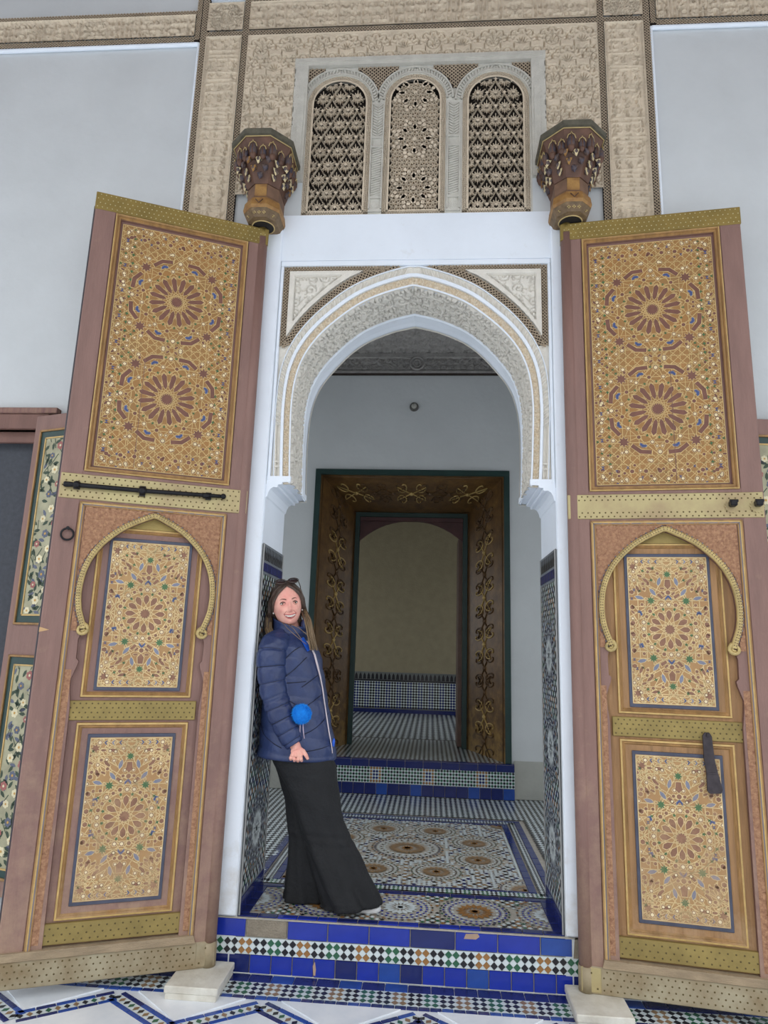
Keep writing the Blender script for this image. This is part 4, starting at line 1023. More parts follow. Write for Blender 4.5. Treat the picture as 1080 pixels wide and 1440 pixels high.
# ---------------------------------------------------------------- side windows
for n_, sg in ((1, -1), (2, 1)):
    wdw = empty('window_%d' % n_); tag(wdw, 'tall window opening with dark mesh screen and brown lintel', kind='structure')
    def BX(a, c, y0, y1, z0, z1, nm, mt, bev=0.004):
        x0, x1 = sorted((sg*a, sg*c)); b = MB(); b.box(x0, x1, y0, y1, z0, z1, bev=bev); return b.build(nm, mt, wdw)
    BX(2.25, 3.25, 0.10, 0.12, 0.3, 2.87, 'mesh_screen', SCREEN)
    BX(2.19, 3.30, -0.03, 0.10, 2.87, 2.965, 'lintel', WOODP_UP); BX(2.135, 3.35, -0.045, 0.02, 2.965, 3.0, 'lintel_cap', WOODP_LOW)
    BX(2.2, 2.262, -0.012, 0.10, 0.3, 2.87, 'window_frame', WOODP_UP); BX(3.24, 3.3, -0.012, 0.10, 0.3, 2.87, 'window_frame', WOODP_UP)
    BX(2.262, 3.24, 0.03, 0.06, 2.80, 2.87, 'window_frame', WOODP_UP)
    BX(2.25, 3.25, -0.06, 0.12, 0.26, 0.30, 'window_sill', WOODP_UP)
# ---------------------------------------------------------------- unseen timber gallery ceiling, added to dim the upper facade
b = MB(); b.box(-9, 9, -4.3, 0.6, 6.42, 6.6)
for i in range(30): b.box(-8.9+i*0.6, -8.76+i*0.6, -4.25, 0.0, 6.30, 6.42)
b.box(-9, 9, -4.32, -4.1, 6.15, 6.55)
o = b.build('ceiling_shade_overhang', WOODP_UP); tag(o, 'unseen timber ceiling added above the facade to shade its top', kind='structure')

b = MB(); b.box(-12, 12, -15.0, -14.6, 0, 5.2)  # unseen wall added across the court, dims the upper facade
for i in range(12): b.box(-11.6+i*2.0, -11.1+i*2.0, -14.6, -14.45, 0, 5.2)
o = b.build('wall_court_blocker', mat('blocker_plaster', (176, 164, 150), 0.85)); tag(o, 'unseen wall added across the court to block low sky light', kind='structure')
# ---------------------------------------------------------------- painted star panels
def hexbar(L, wd): return [(-L, 0), (-L*0.7, wd), (L*0.7, wd), (L, 0), (L*0.7, -wd), (-L*0.7, -wd)]
def outl(poly, k):
    """poly grown about its centroid by about k metres"""
    cx = sum(p[0] for p in poly)/len(poly); cy = sum(p[1] for p in poly)/len(poly)
    return [(cx+(x-cx)*(1+k/max(1e-4, math.hypot(x-cx, y-cy))), cy+(y-cy)*(1+k/max(1e-4, math.hypot(x-cx, y-cy)))) for x, y in poly]
def webs(out, cx, cy, n, rhos, r0, r1, wd, lv=1, col=1):
    for rho in rhos:
        for k in range(n):
            a = 2*PI*k/n
            for sg in (-1, 1):
                def pt(r):
                    t = math.sqrt(max(0, r*r-rho*rho)); return (cx+rho*math.cos(a)-sg*t*math.sin(a), cy+rho*math.sin(a)+sg*t*math.cos(a))
                out.append((seg(pt(max(r0, rho)), pt(r1), wd), col, lv))
def motif(out, poly, col, o=0.0035, ocol=1, lv=3):
    out.append((outl(poly, o), ocol, lv)); out.append((poly, col, lv+1))
def eye(out, x, y, r=0.0085, c=3):
    r *= 1.15
    out.append((ngon(x, y, r+0.0055, 6), 1, 3)); out.append((ngon(x, y, r+0.0025, 6), 2, 4)); out.append((ngon(x, y, r*0.8, 8), c, 5))
def scatter(out, w, h, taken, rng, n, sym=(True, True), rmin=0.011):
    """fills what is left with small kites, stars and eyes, mirrored both ways"""
    k = 0; pts = []
    for _ in range(n*30):
        if k >= n: break
        x = rng.uniform(0.012, w/2); y = rng.uniform(0.012, h/2)
        r = rng.choice((0.010, 0.012, 0.014))
        if any(math.hypot(x-a, y-b) < r+c for a, b, c in taken): continue
        if any(math.hypot(x-a, y-b) < 0.024 for a, b in pts): continue
        pts.append((x, y)); k += 1; t = rng.random(); an = rng.choice((0, PI/4, PI/8, PI/3))
        for sx_ in (-1, 1):
            for sy_ in (-1, 1):
                X, Y = sx_*x, sy_*y
                if t < 0.30: eye(out, X, Y, 0.0065)
                elif t < 0.62: motif(out, ngon(X, Y, 0.0085, 6, an), 2, 0.003)
                elif t < 0.76: out.append((star(X, Y, 0.011, 0.004, 4, an), 4, 4))
                elif t < 0.86: motif(out, [(X-0.009, Y-0.006), (X, Y), (X-0.009, Y+0.006), (X+0.009, Y+0.006), (X, Y), (X+0.009, Y-0.006)], 5, 0.0, 1)
                else: motif(out, rotp([(-0.012, -0.004), (0.004, -0.006), (0.013, 0), (0.004, 0.006), (-0.012, 0.004)], an*sx_*sy_, X, Y), 2, 0.003)
def upper_pattern():
    """two sixteen-fold rosettes one above the other; coordinates centred on the panel"""
    out = []; W, H = 0.672, 1.455
    for cy in (-0.2995, 0.2995):
        cx = 0.0; o = []; 
        webs(out, cx, cy, 16, (0.035,), 0.036, 0.165, 0.0032); webs(out, cx, cy, 16, (0.105, 0.150), 0.15, 0.235, 0.0030); webs(out, cx, cy, 8, (0.19,), 0.19, 0.36, 0.0035)
        motif(out, star(cx, cy, 0.037, 0.026, 16), 2, 0.003)
        for k in range(16):
            a = 2*PI*(k+0.5)/16
            motif(out, rotp([(0.058, 0), (0.075, 0.0105), (0.138, 0.0145), (0.156, 0), (0.138, -0.0145), (0.075, -0.0105)], a, cx, cy), 2, 0.004)
            a = 2*PI*k/16; out.append((star(cx+0.163*math.cos(a), cy+0.163*math.sin(a), 0.010, 0.004, 4, a), 4, 4))
            a = 2*PI*k/16+PI/16; x, y = cx+0.192*math.cos(a), cy+0.192*math.sin(a)
            if k % 2: eye(out, x, y, 0.009)
            else: motif(out, ngon(x, y, 0.011, 6, a), 2, 0.004)
        for k in range(8):
            a = PI/8+PI/4*k; 
            bp = [(0.262+0.012, 0), (0.244+0.012, 0.058), (0.222+0.012, 0.052), (0.238+0.012, 0), (0.222+0.012, -0.052), (0.244+0.012, -0.058)]
            if abs(cy+0.26*math.sin(a)) < H/2: motif(out, rotp(bp, a, cx, cy), 2, 0.0045)
            bq = [(0.234, 0), (0.226, 0.016), (0.216, 0.016), (0.222, 0), (0.216, -0.016), (0.226, -0.016)]; motif(out, rotp(bq, a, cx, cy), 5, 0.004, 6)
            a = PI/4*k
            if k % 2: motif(out, star(cx+0.262*math.cos(a), cy+0.262*math.sin(a), 0.034, 0.018, 8), 2, 0.004)
            else:
                eye(out, cx+0.245*math.cos(a), cy+0.245*math.sin(a), 0.011); 
            for d in (-0.16, 0.16):
                x, y = cx+0.298*math.cos(a+d), cy+0.298*math.sin(a+d); eye(out, x, y, 0.0095)
    # border column of eyes, bow ties and corner squares
    y = -H/2+0.045
    k = 0
    while y < H/2-0.03:
        for sx_ in (-1, 1):
            x = sx_*(W/2-0.036)
            if k % 3 == 1: motif(out, [(x-0.012, y-0.009), (x, y), (x-0.012, y+0.009), (x+0.012, y+0.009), (x, y), (x+0.012, y-0.009)], 5, 0.0, 1)
            else: eye(out, x, y, 0.009)
            out.append((star(sx_*(W/2-0.075), y+0.02, 0.013, 0.005, 4, 0.2), 4, 3))
        y += 0.0525; k += 1
    for i in range(8):
        x = -W/2+0.085+i*(W-0.17)/7
        for sy_ in (-1, 1): eye(out, x, sy_*(H/2-0.03), 0.009)
        for sy_ in (-1, 1): motif(out, ngon(x+0.03, sy_*(H/2-0.075), 0.012, 6), 2, 0.004)
    # strapwork in the field
    for i in range(-7, 8):
        for j in range(-15, 16):
            x, y = i*0.048, j*0.048
            if min(math.hypot(x, y-0.2995), math.hypot(x, y+0.2995)) < 0.25 : continue
            for p, q in (((x-0.024, y), (x, y+0.024)), ((x, y+0.024), (x+0.024, y)), ((x+0.024, y), (x, y-0.024)), ((x-0.024, y), (x, y-0.024)), ((x-0.012, y-0.03), (x-0.012, y+0.03)), ((x-0.03, y+0.012), (x+0.03, y+0.012))): out.append((seg(p, q, 0.003), 1, 1))
    taken = [(0, 0.2995, 0.20)]+[(abs(0.25*math.cos(PI/8+PI/4*k)), abs(0.2995+0.25*math.sin(PI/8+PI/4*k)), 0.052) for k in range(8)]+[(0.185, 0.115, 0.03), (0.185, 0.485, 0.03)]
    scatter(out, W, H, taken, random.Random(4), 62)
    return out, W, H
def lower_pattern(seed=9):
    out = []; W, H = 0.392, 0.750
    webs(out, 0, 0, 12, (0.022,), 0.023, 0.118, 0.0042); webs(out, 0, 0, 12, (0.085, 0.115), 0.115, 0.20, 0.0042); webs(out, 0, 0, 12, (0.15,), 0.15, 0.42, 0.0040)
    for sx_ in (-1, 1):
        for sy_ in (-1, 1): webs(out, sx_*W/2, sy_*H/2, 12, (0.02, 0.05, 0.085), 0.02, 0.20, 0.0040)
    for y in (-0.355, 0.355): webs(out, 0, y, 8, (0.02,), 0.02, 0.10, 0.0040)
    motif(out, star(0, 0, 0.028, 0.020, 12), 2, 0.003)
    for k in range(12):
        a = 2*PI*k/12
        motif(out, rotp([(0.046, 0), (0.068, 0.013), (0.088, 0.013), (0.100, 0), (0.088, -0.013), (0.068, -0.013)], a, 0, 0), 2, 0.004)
        out.append((star(0.106*math.cos(a+PI/12), 0.106*math.sin(a+PI/12), 0.010, 0.0045, 5, a), 4, 4))
        x, y = 0.130*math.cos(a+PI/12+0.0), 0.130*math.sin(a+PI/12)
        if k % 2: eye(out, x, y, 0.0085)
        else: motif(out, ngon(x, y, 0.0105, 6, a), 2, 0.004)
        x, y = 0.127*math.cos(a), 0.127*math.sin(a); motif(out, ngon(x, y, 0.0095, 5, a), 2, 0.0035) if k % 3 else eye(out, x, y, 0.009)
    for sy_ in (-1, 1):
        motif(out, star(0, sy_*0.285, 0.021, 0.011, 8), 4, 0.002)
        motif(out, [(-0.013, sy_*0.150), (0, sy_*0.165), (0.013, sy_*0.150), (0.013, sy_*0.162), (0, sy_*0.176), (-0.013, sy_*0.162)], 5, 0.003, 6)
        motif(out, [(-0.012, sy_*0.258), (-0.016, sy_*0.225), (0, sy_*0.205), (0.016, sy_*0.225), (0.012, sy_*0.258)], 2, 0.004); motif(out, ngon(0, sy_*0.19, 0.012, 8), 2, 0.004)
        for sx_ in (-1, 1):
            motif(out, star(sx_*0.086, sy_*0.147, 0.023, 0.012, 8), 4, 0.002)
            for (px, py, an) in ((0.042, 0.247, 1.9), (0.075, 0.192, 0.9), (0.142, 0.162, 0.25)):
                motif(out, rotp([(-0.024, 0), (-0.008, 0.009), (0.010, 0.008), (0.024, 0), (0.010, -0.008), (-0.008, -0.009)], an*sx_*sy_ if an < 1.8 else (PI/2+0.25*sx_*sy_), sx_*px, sy_*py), 6, 0.0035)
            motif(out, rotp([(-0.012, -0.004), (0, 0.010), (0.014, -0.002), (0.008, -0.010), (0, 0)], 0.5*sx_, sx_*0.142, sy_*0.082), 5, 0.003, 6)
            motif(out, rotp([(-0.016, -0.007), (0.016, -0.009), (0.020, 0.004), (-0.012, 0.009)], 0.7*sx_*sy_, sx_*0.040, sy_*0.172), 2, 0.004)
            motif(out, star(sx_*0.168, sy_*0.325, 0.024, 0.012, 7), 2, 0.003)
            for k in range(4):
                a = PI+0.25+k*0.45; x, y = sx_*(W/2+0.115*math.cos(a)*1.0), sy_*(H/2-abs(0.16*math.sin(a))-0.02)
                motif(out, rotp([(-0.022, 0), (-0.004, 0.008), (0.02, 0.005), (0.02, -0.005), (-0.004, -0.008)], (a if sy_ > 0 else -a) if sx_ > 0 else PI-(a if sy_ > 0 else -a), x, y), 2, 0.0035)
            # chevron border
            for k in range(3):
                x = sx_*(0.045+0.035*k); y = sy_*0.352
                motif(out, [(x, y-0.010), (x+sx_*0.008, y), (x, y+0.010), (x+sx_*0.007, y+0.010), (x+sx_*0.015, y), (x+sx_*0.007, y-0.010)], (5, 6, 5)[k], 0.002)
            eye(out, sx_*0.150, sy_*0.352, 0.0085)
            for y in (0.03, 0.11, 0.19): motif(out, ngon(sx_*(W/2-0.017), sy_*y, 0.012, 6, 0.5), 2, 0.004)
    taken = [(0, 0, 0.145), (0.086, 0.147, 0.03), (0, 0.285, 0.025), (0.042, 0.247, 0.02), (0.075, 0.192, 0.022), (0.142, 0.162, 0.022)]+[(0.02+0.03*k, 0.352, 0.02) for k in range(6)]
    scatter(out, W, H, taken, random.Random(seed), 26)
    return out, W, H
UP = upper_pattern(); LP = [lower_pattern(9), lower_pattern(31)]

# keyhole outline of the arched surround (half), s measured from the leaf's middle
KH = [(0.305, 0.19), (0.311, 1.30), (0.321, 1.38), (0.324, 1.43), (0.312, 1.465), (0.300, 1.50), (0.296, 1.522), (0.309, 1.535), (0.311, 1.63), (0.303, 1.655), (0.284, 1.665)]
KA = [(0.278, 1.690), (0.288, 1.72), (0.303, 1.76), (0.314, 1.80), (0.319, 1.85), (0.319, 1.90), (0.312, 1.96), (0.297, 2.015), (0.272, 2.07), (0.238, 2.12), (0.195, 2.165), (0.148, 2.205), (0.100, 2.235), (0.055, 2.258), (0.0, 2.284)]
KAs = smoothc(KA, 2)
GM = 0.482

def build_leaf(name, sg, loc, rz, label):
    root = empty(name, loc, rz); tag(root, label, 'door', 'open leaves of the great portal', kind='thing')
    flip = sg < 0
    def put(mb, nm, mts, parent=root, **k):
        mb.xf(lambda x, y, z: (sg*x, y, z)); return mb.build(nm, mts, parent, flip=flip, **k)
    def bx(nm, s0, s1, z0, z1, y0, y1, mt, bev=0.004, parent=root):
        b = MB(); b.box(s0, s1, y0, y1, z0, z1, bev=bev); return put(b, nm, mt, parent)
    # boards and frame
    bx('back_board', 0.09, 0.88, 0.20, 4.06, 0.050, 0.066, WOODP)
    b = MB(); b.box(0.0, 0.107, -0.0, 0.055, 0.17, 4.06, bev=0.006); put(b, 'hinge_stile', WOODP)
    b = MB(); b.box(0.862, 0.975, 0.0, 0.055, 0.17, 4.06, bev=0.006); put(b, 'free_stile', WOODP)
    bx('astragal', 0.960, 0.990, 0.14, 4.10, 0.052, 0.085, mat('astragal_slate', (70, 66, 72), 0.6))
    bx('top_rail', 0.10, 0.87, 4.03, 4.10, 0.001, 0.05, WOODP_UP); bx('middle_rail', 0.10, 0.87, 2.33, 2.515, 0.001, 0.05, WOODP); 
    # round heel post at the hinge
    b = MB(); b.tube([(0.022, 0.022, z) for z in (0.16, 1.0, 2.0, 3.0, 4.10)], 0.034, 14); put(b, 'heel_post', WOODP)
    b = MB(); b.tube([(0.022, 0.022, 0.06), (0.022, 0.022, 0.17)], 0.038, 16); put(b, 'heel_shoe', BRASS_L)
    b = MB(); b.tube([(0.022, 0.022, 4.10), (0.022, 0.022, 4.163)], 0.030, 14); put(b, 'pivot_pin', BRASS_T)
    def mould(s0, s1, z0, z1, w_, y0, prof, mts, nm, parent=root):
        """rectangular picture-frame moulding; prof = [(t 0..1 outside->inside, height, mat)]"""
        b = MB()
        C = [(s0, z0, 1, 1), (s1, z0, -1, 1), (s1, z1, -1, -1), (s0, z1, 1, -1)]
        for k in range(4):
            a, c = C[k], C[(k+1) % 4]
            for (t0, h0, m0), (t1, h1, m1) in zip(prof, prof[1:]):
                q = [(a[0]+a[2]*w_*t0, y0-h0, a[1]+a[3]*w_*t0), (c[0]+c[2]*w_*t0, y0-h0, c[1]+c[3]*w_*t0), (c[0]+c[2]*w_*t1, y0-h1, c[1]+c[3]*w_*t1), (a[0]+a[2]*w_*t1, y0-h1, a[1]+a[3]*w_*t1)]
                b.poly(q, m0)
        return put(b, nm, mts, parent)
    # upper panel
    mould(0.107, 0.862, 2.505, 4.045, 0.043, 0.0, [(0, 0, 0), (0.04, 0.006, 1), (0.16, 0.009, 0), (0.30, 0.006, 0), (0.36, -0.002, 0), (0.60, 0.0, 0), (0.68, -0.006, 2), (0.75, -0.022, 2), (1.0, -0.024, 2), (1.01, -0.030, 2)], [WOODM, GOLDLN, WOODP_UP], 'upper_moulding')
    up = bx('upper_panel', 0.148, 0.822, 2.545, 4.003, 0.022, 0.045, PG_U, 0.002)
    def paint(pat, cx, cz, y, parent, nm='painted_pattern', PM=PMATS):
        out, W, H = pat; b = MB()
        for p, c, lv in out:
            q = clip(p, -W/2+0.004, W/2-0.004, -H/2+0.004, H/2-0.004) if True else p
            if q: b.poly([(cx+u, y-0.0006-0.0003*lv, cz+v) for u, v in q], c)
        for (u0, u1, v0, v1) in ((-W/2, W/2, -H/2, -H/2+0.004), (-W/2, W/2, H/2-0.004, H/2), (-W/2, -W/2+0.004, -H/2, H/2), (W/2-0.004, W/2, -H/2, H/2)):
            b.poly([(cx+u, y-0.001, cz+v) for u, v in ((u0, v0), (u1, v0), (u1, v1), (u0, v1))], 1)
        o = put(b, nm, PM, parent); return o
    paint(UP, 0.485, 3.272, 0.022, up)
    bx('panel_joint', 0.56 if sg > 0 else 0.62, 0.5625 if sg > 0 else 0.6225, 2.56, 3.2, 0.0195, 0.023, WOODP_UP, 0, up)
    # brass bands with rows of studs
    def studs(par, s0, s1, zs, y, dx, mt, r=0.0045, stag=True, skip=None):
        b = MB()
        for j, z in enumerate(zs):
            n = int((s1-s0)/dx)
            for i in range(n+1):
                s = s0+i*(s1-s0)/n+(dx/2 if (j % 2 and stag) else 0)
                if s > s1: continue
                if skip and skip(s, z): continue
                k = len(b.v); P6 = [(s+r*math.cos(PI/3*q), y, z+r*math.sin(PI/3*q)) for q in range(6)]; b.v += P6+[(s, y-r*0.7, z)]
                for q in range(6): b.f.append((k+q, k+(q+1) % 6, k+6)); b.m.append(0); b.sm.append(True)
        o = put(b, 'studs', mt, par); o['kind'] = 'stuff'
    t = bx('top_brass_band', -0.012, 0.978, 4.048, 4.155, -0.006, 0.062, BRASS_T, 0.003)
    studs(t, 0.01, 0.965, (4.062, 4.088, 4.114, 4.141), -0.006, 0.026, STUD_L, 0.0035)
    t = bx('middle_brass_band', 0.0 if sg < 0 else -0.01, 0.968, 2.352, 2.487, -0.006, 0.004, BRASS_M, 0.003)
    studs(t, 0.02, 0.955, (2.366, 2.392, 2.420, 2.447, 2.474) if sg < 0 else (2.364, 2.385, 2.455, 2.475), -0.006, 0.030, STUD_D, 0.0048)
    # bottom brass
    t = bx('bottom_brass_band', 0.0, 0.968, 0.058, 0.176, -0.006, 0.062, BRASS_L, 0.004); studs(t, 0.10, 0.95, (0.080, 0.106, 0.132, 0.158), -0.006, 0.030, STUD_D, 0.0045)
    t = bx('corner_plate', -0.004, 0.088, 0.066, 0.172, -0.010, 0.0, BRASS_M if sg > 0 else BRASS_L, 0.003)
    studs(t, 0.02, 0.07, (0.085, 0.150), -0.010, 0.045, STUD_D, 0.005)
    b = MB(); b.prism([(0.095, 0.176), (0.968, 0.176), (0.968, 0.212), (0.105, 0.212)], -0.014, 0.05, lambda u, v, h: (u, h, v)); put(b, 'ledge', WOODG, recalc=False)
    # arched surround board
    yS = 0.004
    halfL = [(0.107, 0.205)] + [(GM-s, z) for s, z in KH] + [(GM-s, z) for s, z in KAs] + [(GM, 2.342), (0.107, 2.342)]
    halfR = [(0.862, 0.205)] + [(GM+s, z) for s, z in KH] + [(GM+s, z) for s, z in KAs] + [(GM, 2.342), (0.862, 2.342)]
    b = MB(); b.prism(halfL, yS, 0.030, lambda u, v, h: (u, h, v), 0, 1, back=False); b.prism(halfR, yS, 0.030, lambda u, v, h: (u, h, v), 0, 1, back=False)
    sur = put(b, 'arched_surround', [WOODP, WOODP_UP], recalc=True)
    # carved foliage of its spandrels and jambs
    rel = Relief(0.70, 0.66, 0.0055); rg = random.Random(17); arabesque(rel, rg, 0.052, sw=0.006)
    KAo = np.array([(s+0.036*min(1, 0.7+0.3), z+0.02) for s, z in KAs])
    def kmask(X, Y):
        s = np.abs(X+0.133-GM); z = Y+1.672
        zz = np.array([p[1] for p in KAs]); ss = np.array([p[0] for p in KAs]); i = np.argsort(zz)
        lim = np.interp(z, zz[i], ss[i], right=-1); lim = np.where(z > 2.284, -1, lim)+0.034
        top = np.interp(s, ss[::-1], zz[::-1])
        return (s > lim) & ((z > 2.3+0.03) | (s > lim)) & (~((s < 0.32) & (z < top+0.030)))
    o = rel.build('carved_foliage', CARVO, lambda X, Y, H: np.stack([sg*(X+0.133), yS-0.001-H, Y+1.672], 1), 0.006, sur, mask=kmask)
    rel = Relief(0.045, 1.25, 0.0055)
    for k in range(26): rel.spiral(0.0225, 0.025+k*0.048, 0.019, k*0.5, 1.2, 1 if k % 2 else -1, 0.005)
    for sd in (-1, 1): rel.build('carved_foliage', CARVO, lambda X, Y, H: np.stack([sg*(GM+sd*(0.323+X)), yS-0.001-H, Y+0.23], 1), 0.005, sur)
    # mouldings round the surround
    b = MB()
    for s0, mt_ in ((0.107, 0), (0.1135, 1), (0.120, 2), (0.126, 0)):
        w_ = 0.0065; s1 = 2*0.4845-s0
        for (a, c, z0, z1) in ((s0, s0+w_, 0.21, 2.342-(s0-0.107)), (s1-w_, s1, 0.21, 2.342-(s0-0.107))): b.box(a, c, yS-0.008+0.001*mt_, yS, z0, z1, mt_)
        zt = 2.342-(s0-0.107); b.box(s0, s1, yS-0.008+0.001*mt_, yS, zt-w_, zt, mt_)
    put(b, 'surround_moulding', [WOODM, GOLDLN, mat('slate_line', (128, 124, 132), 0.6), WOODM], sur)
    # gilded rib with volutes
    b = MB(); pts = [(GM-s, z) for s, z in KAs]+[(GM+s, z) for s, z in reversed(KAs[:-1])]
    C, L = resample(pts, 110); Cn = np.array(C); tg = np.gradient(Cn, axis=0); nn = np.stack([-tg[:, 1], tg[:, 0]], 1); nn /= np.linalg.norm(nn, axis=1)[:, None]
    pf = [(0.0, 0.0), (0.0, 0.016), (0.006, 0.022), (0.018, 0.024), (0.026, 0.018), (0.028, 0.0)]
    for i in range(109):
        for (v0, h0), (v1, h1) in zip(pf, pf[1:]):
            b.poly([(Cn[i][0]+nn[i][0]*v0, yS-h0, Cn[i][1]+nn[i][1]*v0), (Cn[i+1][0]+nn[i+1][0]*v0, yS-h0, Cn[i+1][1]+nn[i+1][1]*v0), (Cn[i+1][0]+nn[i+1][0]*v1, yS-h1, Cn[i+1][1]+nn[i+1][1]*v1), (Cn[i][0]+nn[i][0]*v1, yS-h1, Cn[i][1]+nn[i][1]*v1)], 0, True)
        for v, q in ((0.010, 0), (0.020, 0.5)):
            t = (i+q); ii = min(109, int(t)); x, z = Cn[ii][0]+nn[ii][0]*v, Cn[ii][1]+nn[ii][1]*v
            b.poly([(x-0.0035, yS-0.0252, z), (x, yS-0.0252, z-0.0035), (x+0.0035, yS-0.0252, z), (x, yS-0.0252, z+0.0035)], 1)
    # scalloped outer lace
    for i in range(0, 108, 2):
        x, z = Cn[i][0]+nn[i][0]*0.031, Cn[i][1]+nn[i][1]*0.031; b.ball((x, yS-0.003, z), 0.0055, 6, 4, 2)
    for sd in (-1, 1):
        sp = []
        for i in range(22):
            q = i/21; r = 0.029*(1-0.80*q); a = PI*0.5+0.3+q*1.55*2*PI; sp.append((GM+sd*(0.300-0.002+r*math.cos(a)), yS-0.008, 1.680+r*math.sin(a)))
        b.tube(sp, [0.0105*(1-0.45*i/21) for i in range(22)], 7, 0)
    put(b, 'gilded_rib', [mat('gilded_rib', (206, 182, 122), 0.5, 0.1, var=0.16, vs=30), GILTD, mat('slate_line', (128, 124, 132), 0.6)], sur)
    # wicket door inside the keyhole
    wk = bx('wicket_door', 0.135, 0.829, 0.205, 2.315, 0.032, 0.052, WOOD if sg > 0 else WOODP, 0)
    bx('lunette_plate', 0.30, 0.665, 2.222, 2.30, 0.029, 0.033, BRASS_B, 0, wk)
    for i, (z0, z1, pz) in enumerate(((1.343, 2.222, 1.772), (0.318, 1.222, 0.772))):
        s0, s1 = 0.215, 0.755
        mould(s0, s1, z0, z1, 0.052, 0.032, [(0, 0, 0), (0.06, 0.010, 1), (0.22, 0.012, 0), (0.34, 0.006, 0), (0.42, 0.008, 0), (0.55, 0.0, 2), (1.0, -0.002, 2)], [WOODM, GOLDLN, WOODP if sg < 0 else WOOD], 'wicket_moulding', wk)
        h = 0.750/2+0.015; hw = 0.392/2+0.015
        pn = bx('wicket_panel', 0.4845-hw, 0.4845+hw, pz-h-0.004, pz+h+0.004, 0.024, 0.034, PBORD, 0.002, wk)
        b = MB(); b.box(0.4845-hw+0.015, 0.4845+hw-0.015, 0.0228, 0.03, pz-h+0.013, pz+h-0.013); put(b, 'painted_ground', LMATS[0], pn)
        paint(LP[i], 0.4845, pz, 0.0228, pn, PM=LMATS)
    t = bx('wicket_brass_band', 0.184, 0.806, 1.232, 1.328, 0.022, 0.033, BRASS_B, 0.003, wk)
    studs(t, 0.20, 0.79, (1.247, 1.270, 1.293, 1.314), 0.022, 0.028, STUD_D, 0.0045)
    t = bx('wicket_foot_band', 0.165, 0.825, 0.222, 0.312, 0.010, 0.033, BRASS_B, 0.003, wk)
    studs(t, 0.19, 0.80, (0.240, 0.265, 0.292), 0.010, 0.034, STUD_D, 0.0045)
    return root, put, bx
root, put, bx = build_leaf('door_leaf', -1, (-0.9129, -0.0872, 0), math.radians(22.638), 'left painted wooden door leaf with a long black iron bolt')
b = MB(); b.tube([(0.948, -0.024, 2.420), (0.940, -0.024, 2.420), (0.90, -0.024, 2.421), (0.55, -0.024, 2.424), (0.19, -0.024, 2.434), (0.135, -0.024, 2.436)], [0.012, 0.0155, 0.0125, 0.0125, 0.011, 0.009], 12)
b.ball((0.885, -0.024, 2.422), 0.021, 14, 10); b.ball((0.560, -0.026, 2.424), 0.024, 14, 10, sy=0.9); b.ball((0.135, -0.024, 2.436), 0.016, 12, 8); b.tube([(0.245, -0.024, 2.430), (0.205, -0.024, 2.4315)], 0.016, 12)
b.box(0.545, 0.575, -0.024, -0.004, 2.395, 2.45); b.box(0.87, 0.90, -0.024, -0.004, 2.40, 2.44); b.box(0.20, 0.23, -0.024, -0.004, 2.41, 2.45)
put(b, 'iron_bolt', IRON)
b = MB(); b.tube([(0.902+0.030*math.cos(2*PI*i/24), -0.012, 2.160+0.030*math.sin(2*PI*i/24)) for i in range(24)], 0.0052, 8, closed=True); b.tube([(0.902, -0.02, 2.192), (0.902, 0.0, 2.192)], 0.009, 8); o = put(b, 'ring_pull', IRON)
b = MB(); b.prism([(0.955, 1.665), (0.975, 1.66), (0.975, 1.685), (0.93, 1.672)], -0.0015, 0.0, lambda u, v, h: (u, h, v)); put(b, 'paint_chip', mat('raw_chip', (216, 176, 128), 0.8))
rootR, put, bx = build_leaf('door_leaf', 1, (0.8877, -0.0921, 0), math.radians(-7.920), 'right painted wooden door leaf with a hanging black iron knocker')
for i, s in enumerate((0.815, 0.936)):
    b = MB(); n = 14; rs = [0.034+0.0035*math.cos(n*2*PI*q/84) for q in range(84)]
    b.prism([(s+rs[q]*math.cos(2*PI*q/84), 2.410+rs[q]*math.sin(2*PI*q/84)) for q in range(84)], -0.0105, -0.006, lambda u, v, h: (u, h, v)); ro = put(b, 'scalloped_rosette', BRASS_M)
    b = MB(); b.box(s-0.017, s+0.017, -0.055, -0.010, 2.405, 2.438, bev=0.006); b.tube([(s-0.02, -0.048, 2.432), (s+0.02, -0.048, 2.432)], 0.008, 8); put(b, 'iron_socket', IRON, ro)
b = MB(); FK = lambda u, v, h: (u, h, v)
b.prism([(0.604, 1.258), (0.615, 1.274), (0.636, 1.274), (0.646, 1.258), (0.652, 1.150), (0.662, 1.095), (0.680, 1.012), (0.672, 0.994), (0.620, 0.990), (0.610, 1.002), (0.611, 1.09), (0.604, 1.15)], -0.004, 0.010, FK); b.box(0.613, 0.661, -0.007, 0.0, 1.080, 1.088); b.tube([(0.626, -0.014, 1.262), (0.626, 0.02, 1.262)], 0.008, 8)
put(b, 'iron_knocker', mat('worn_iron', (74, 68, 72), 0.55, 0.5, var=0.2, vs=20), bevel=0.002)

# ---------------------------------------------------------------- marble pivot blocks
for x, lab in ((-0.9475, 'white marble pivot block under the left door leaf'), (0.945, 'white marble pivot block under the right door leaf')):
    b = MB(); b.box(-0.128, 0.128, -0.140, 0.140, 0.026, 0.058, bev=0.004); b.box(-0.122, 0.122, -0.136, 0.14, 0.0, 0.027, bev=0.002)
    o = b.build('pivot_block', MARBLE_B, loc=(x, -0.160, 0.0)); tag(o, lab, 'stone block', 'marble pivot blocks')

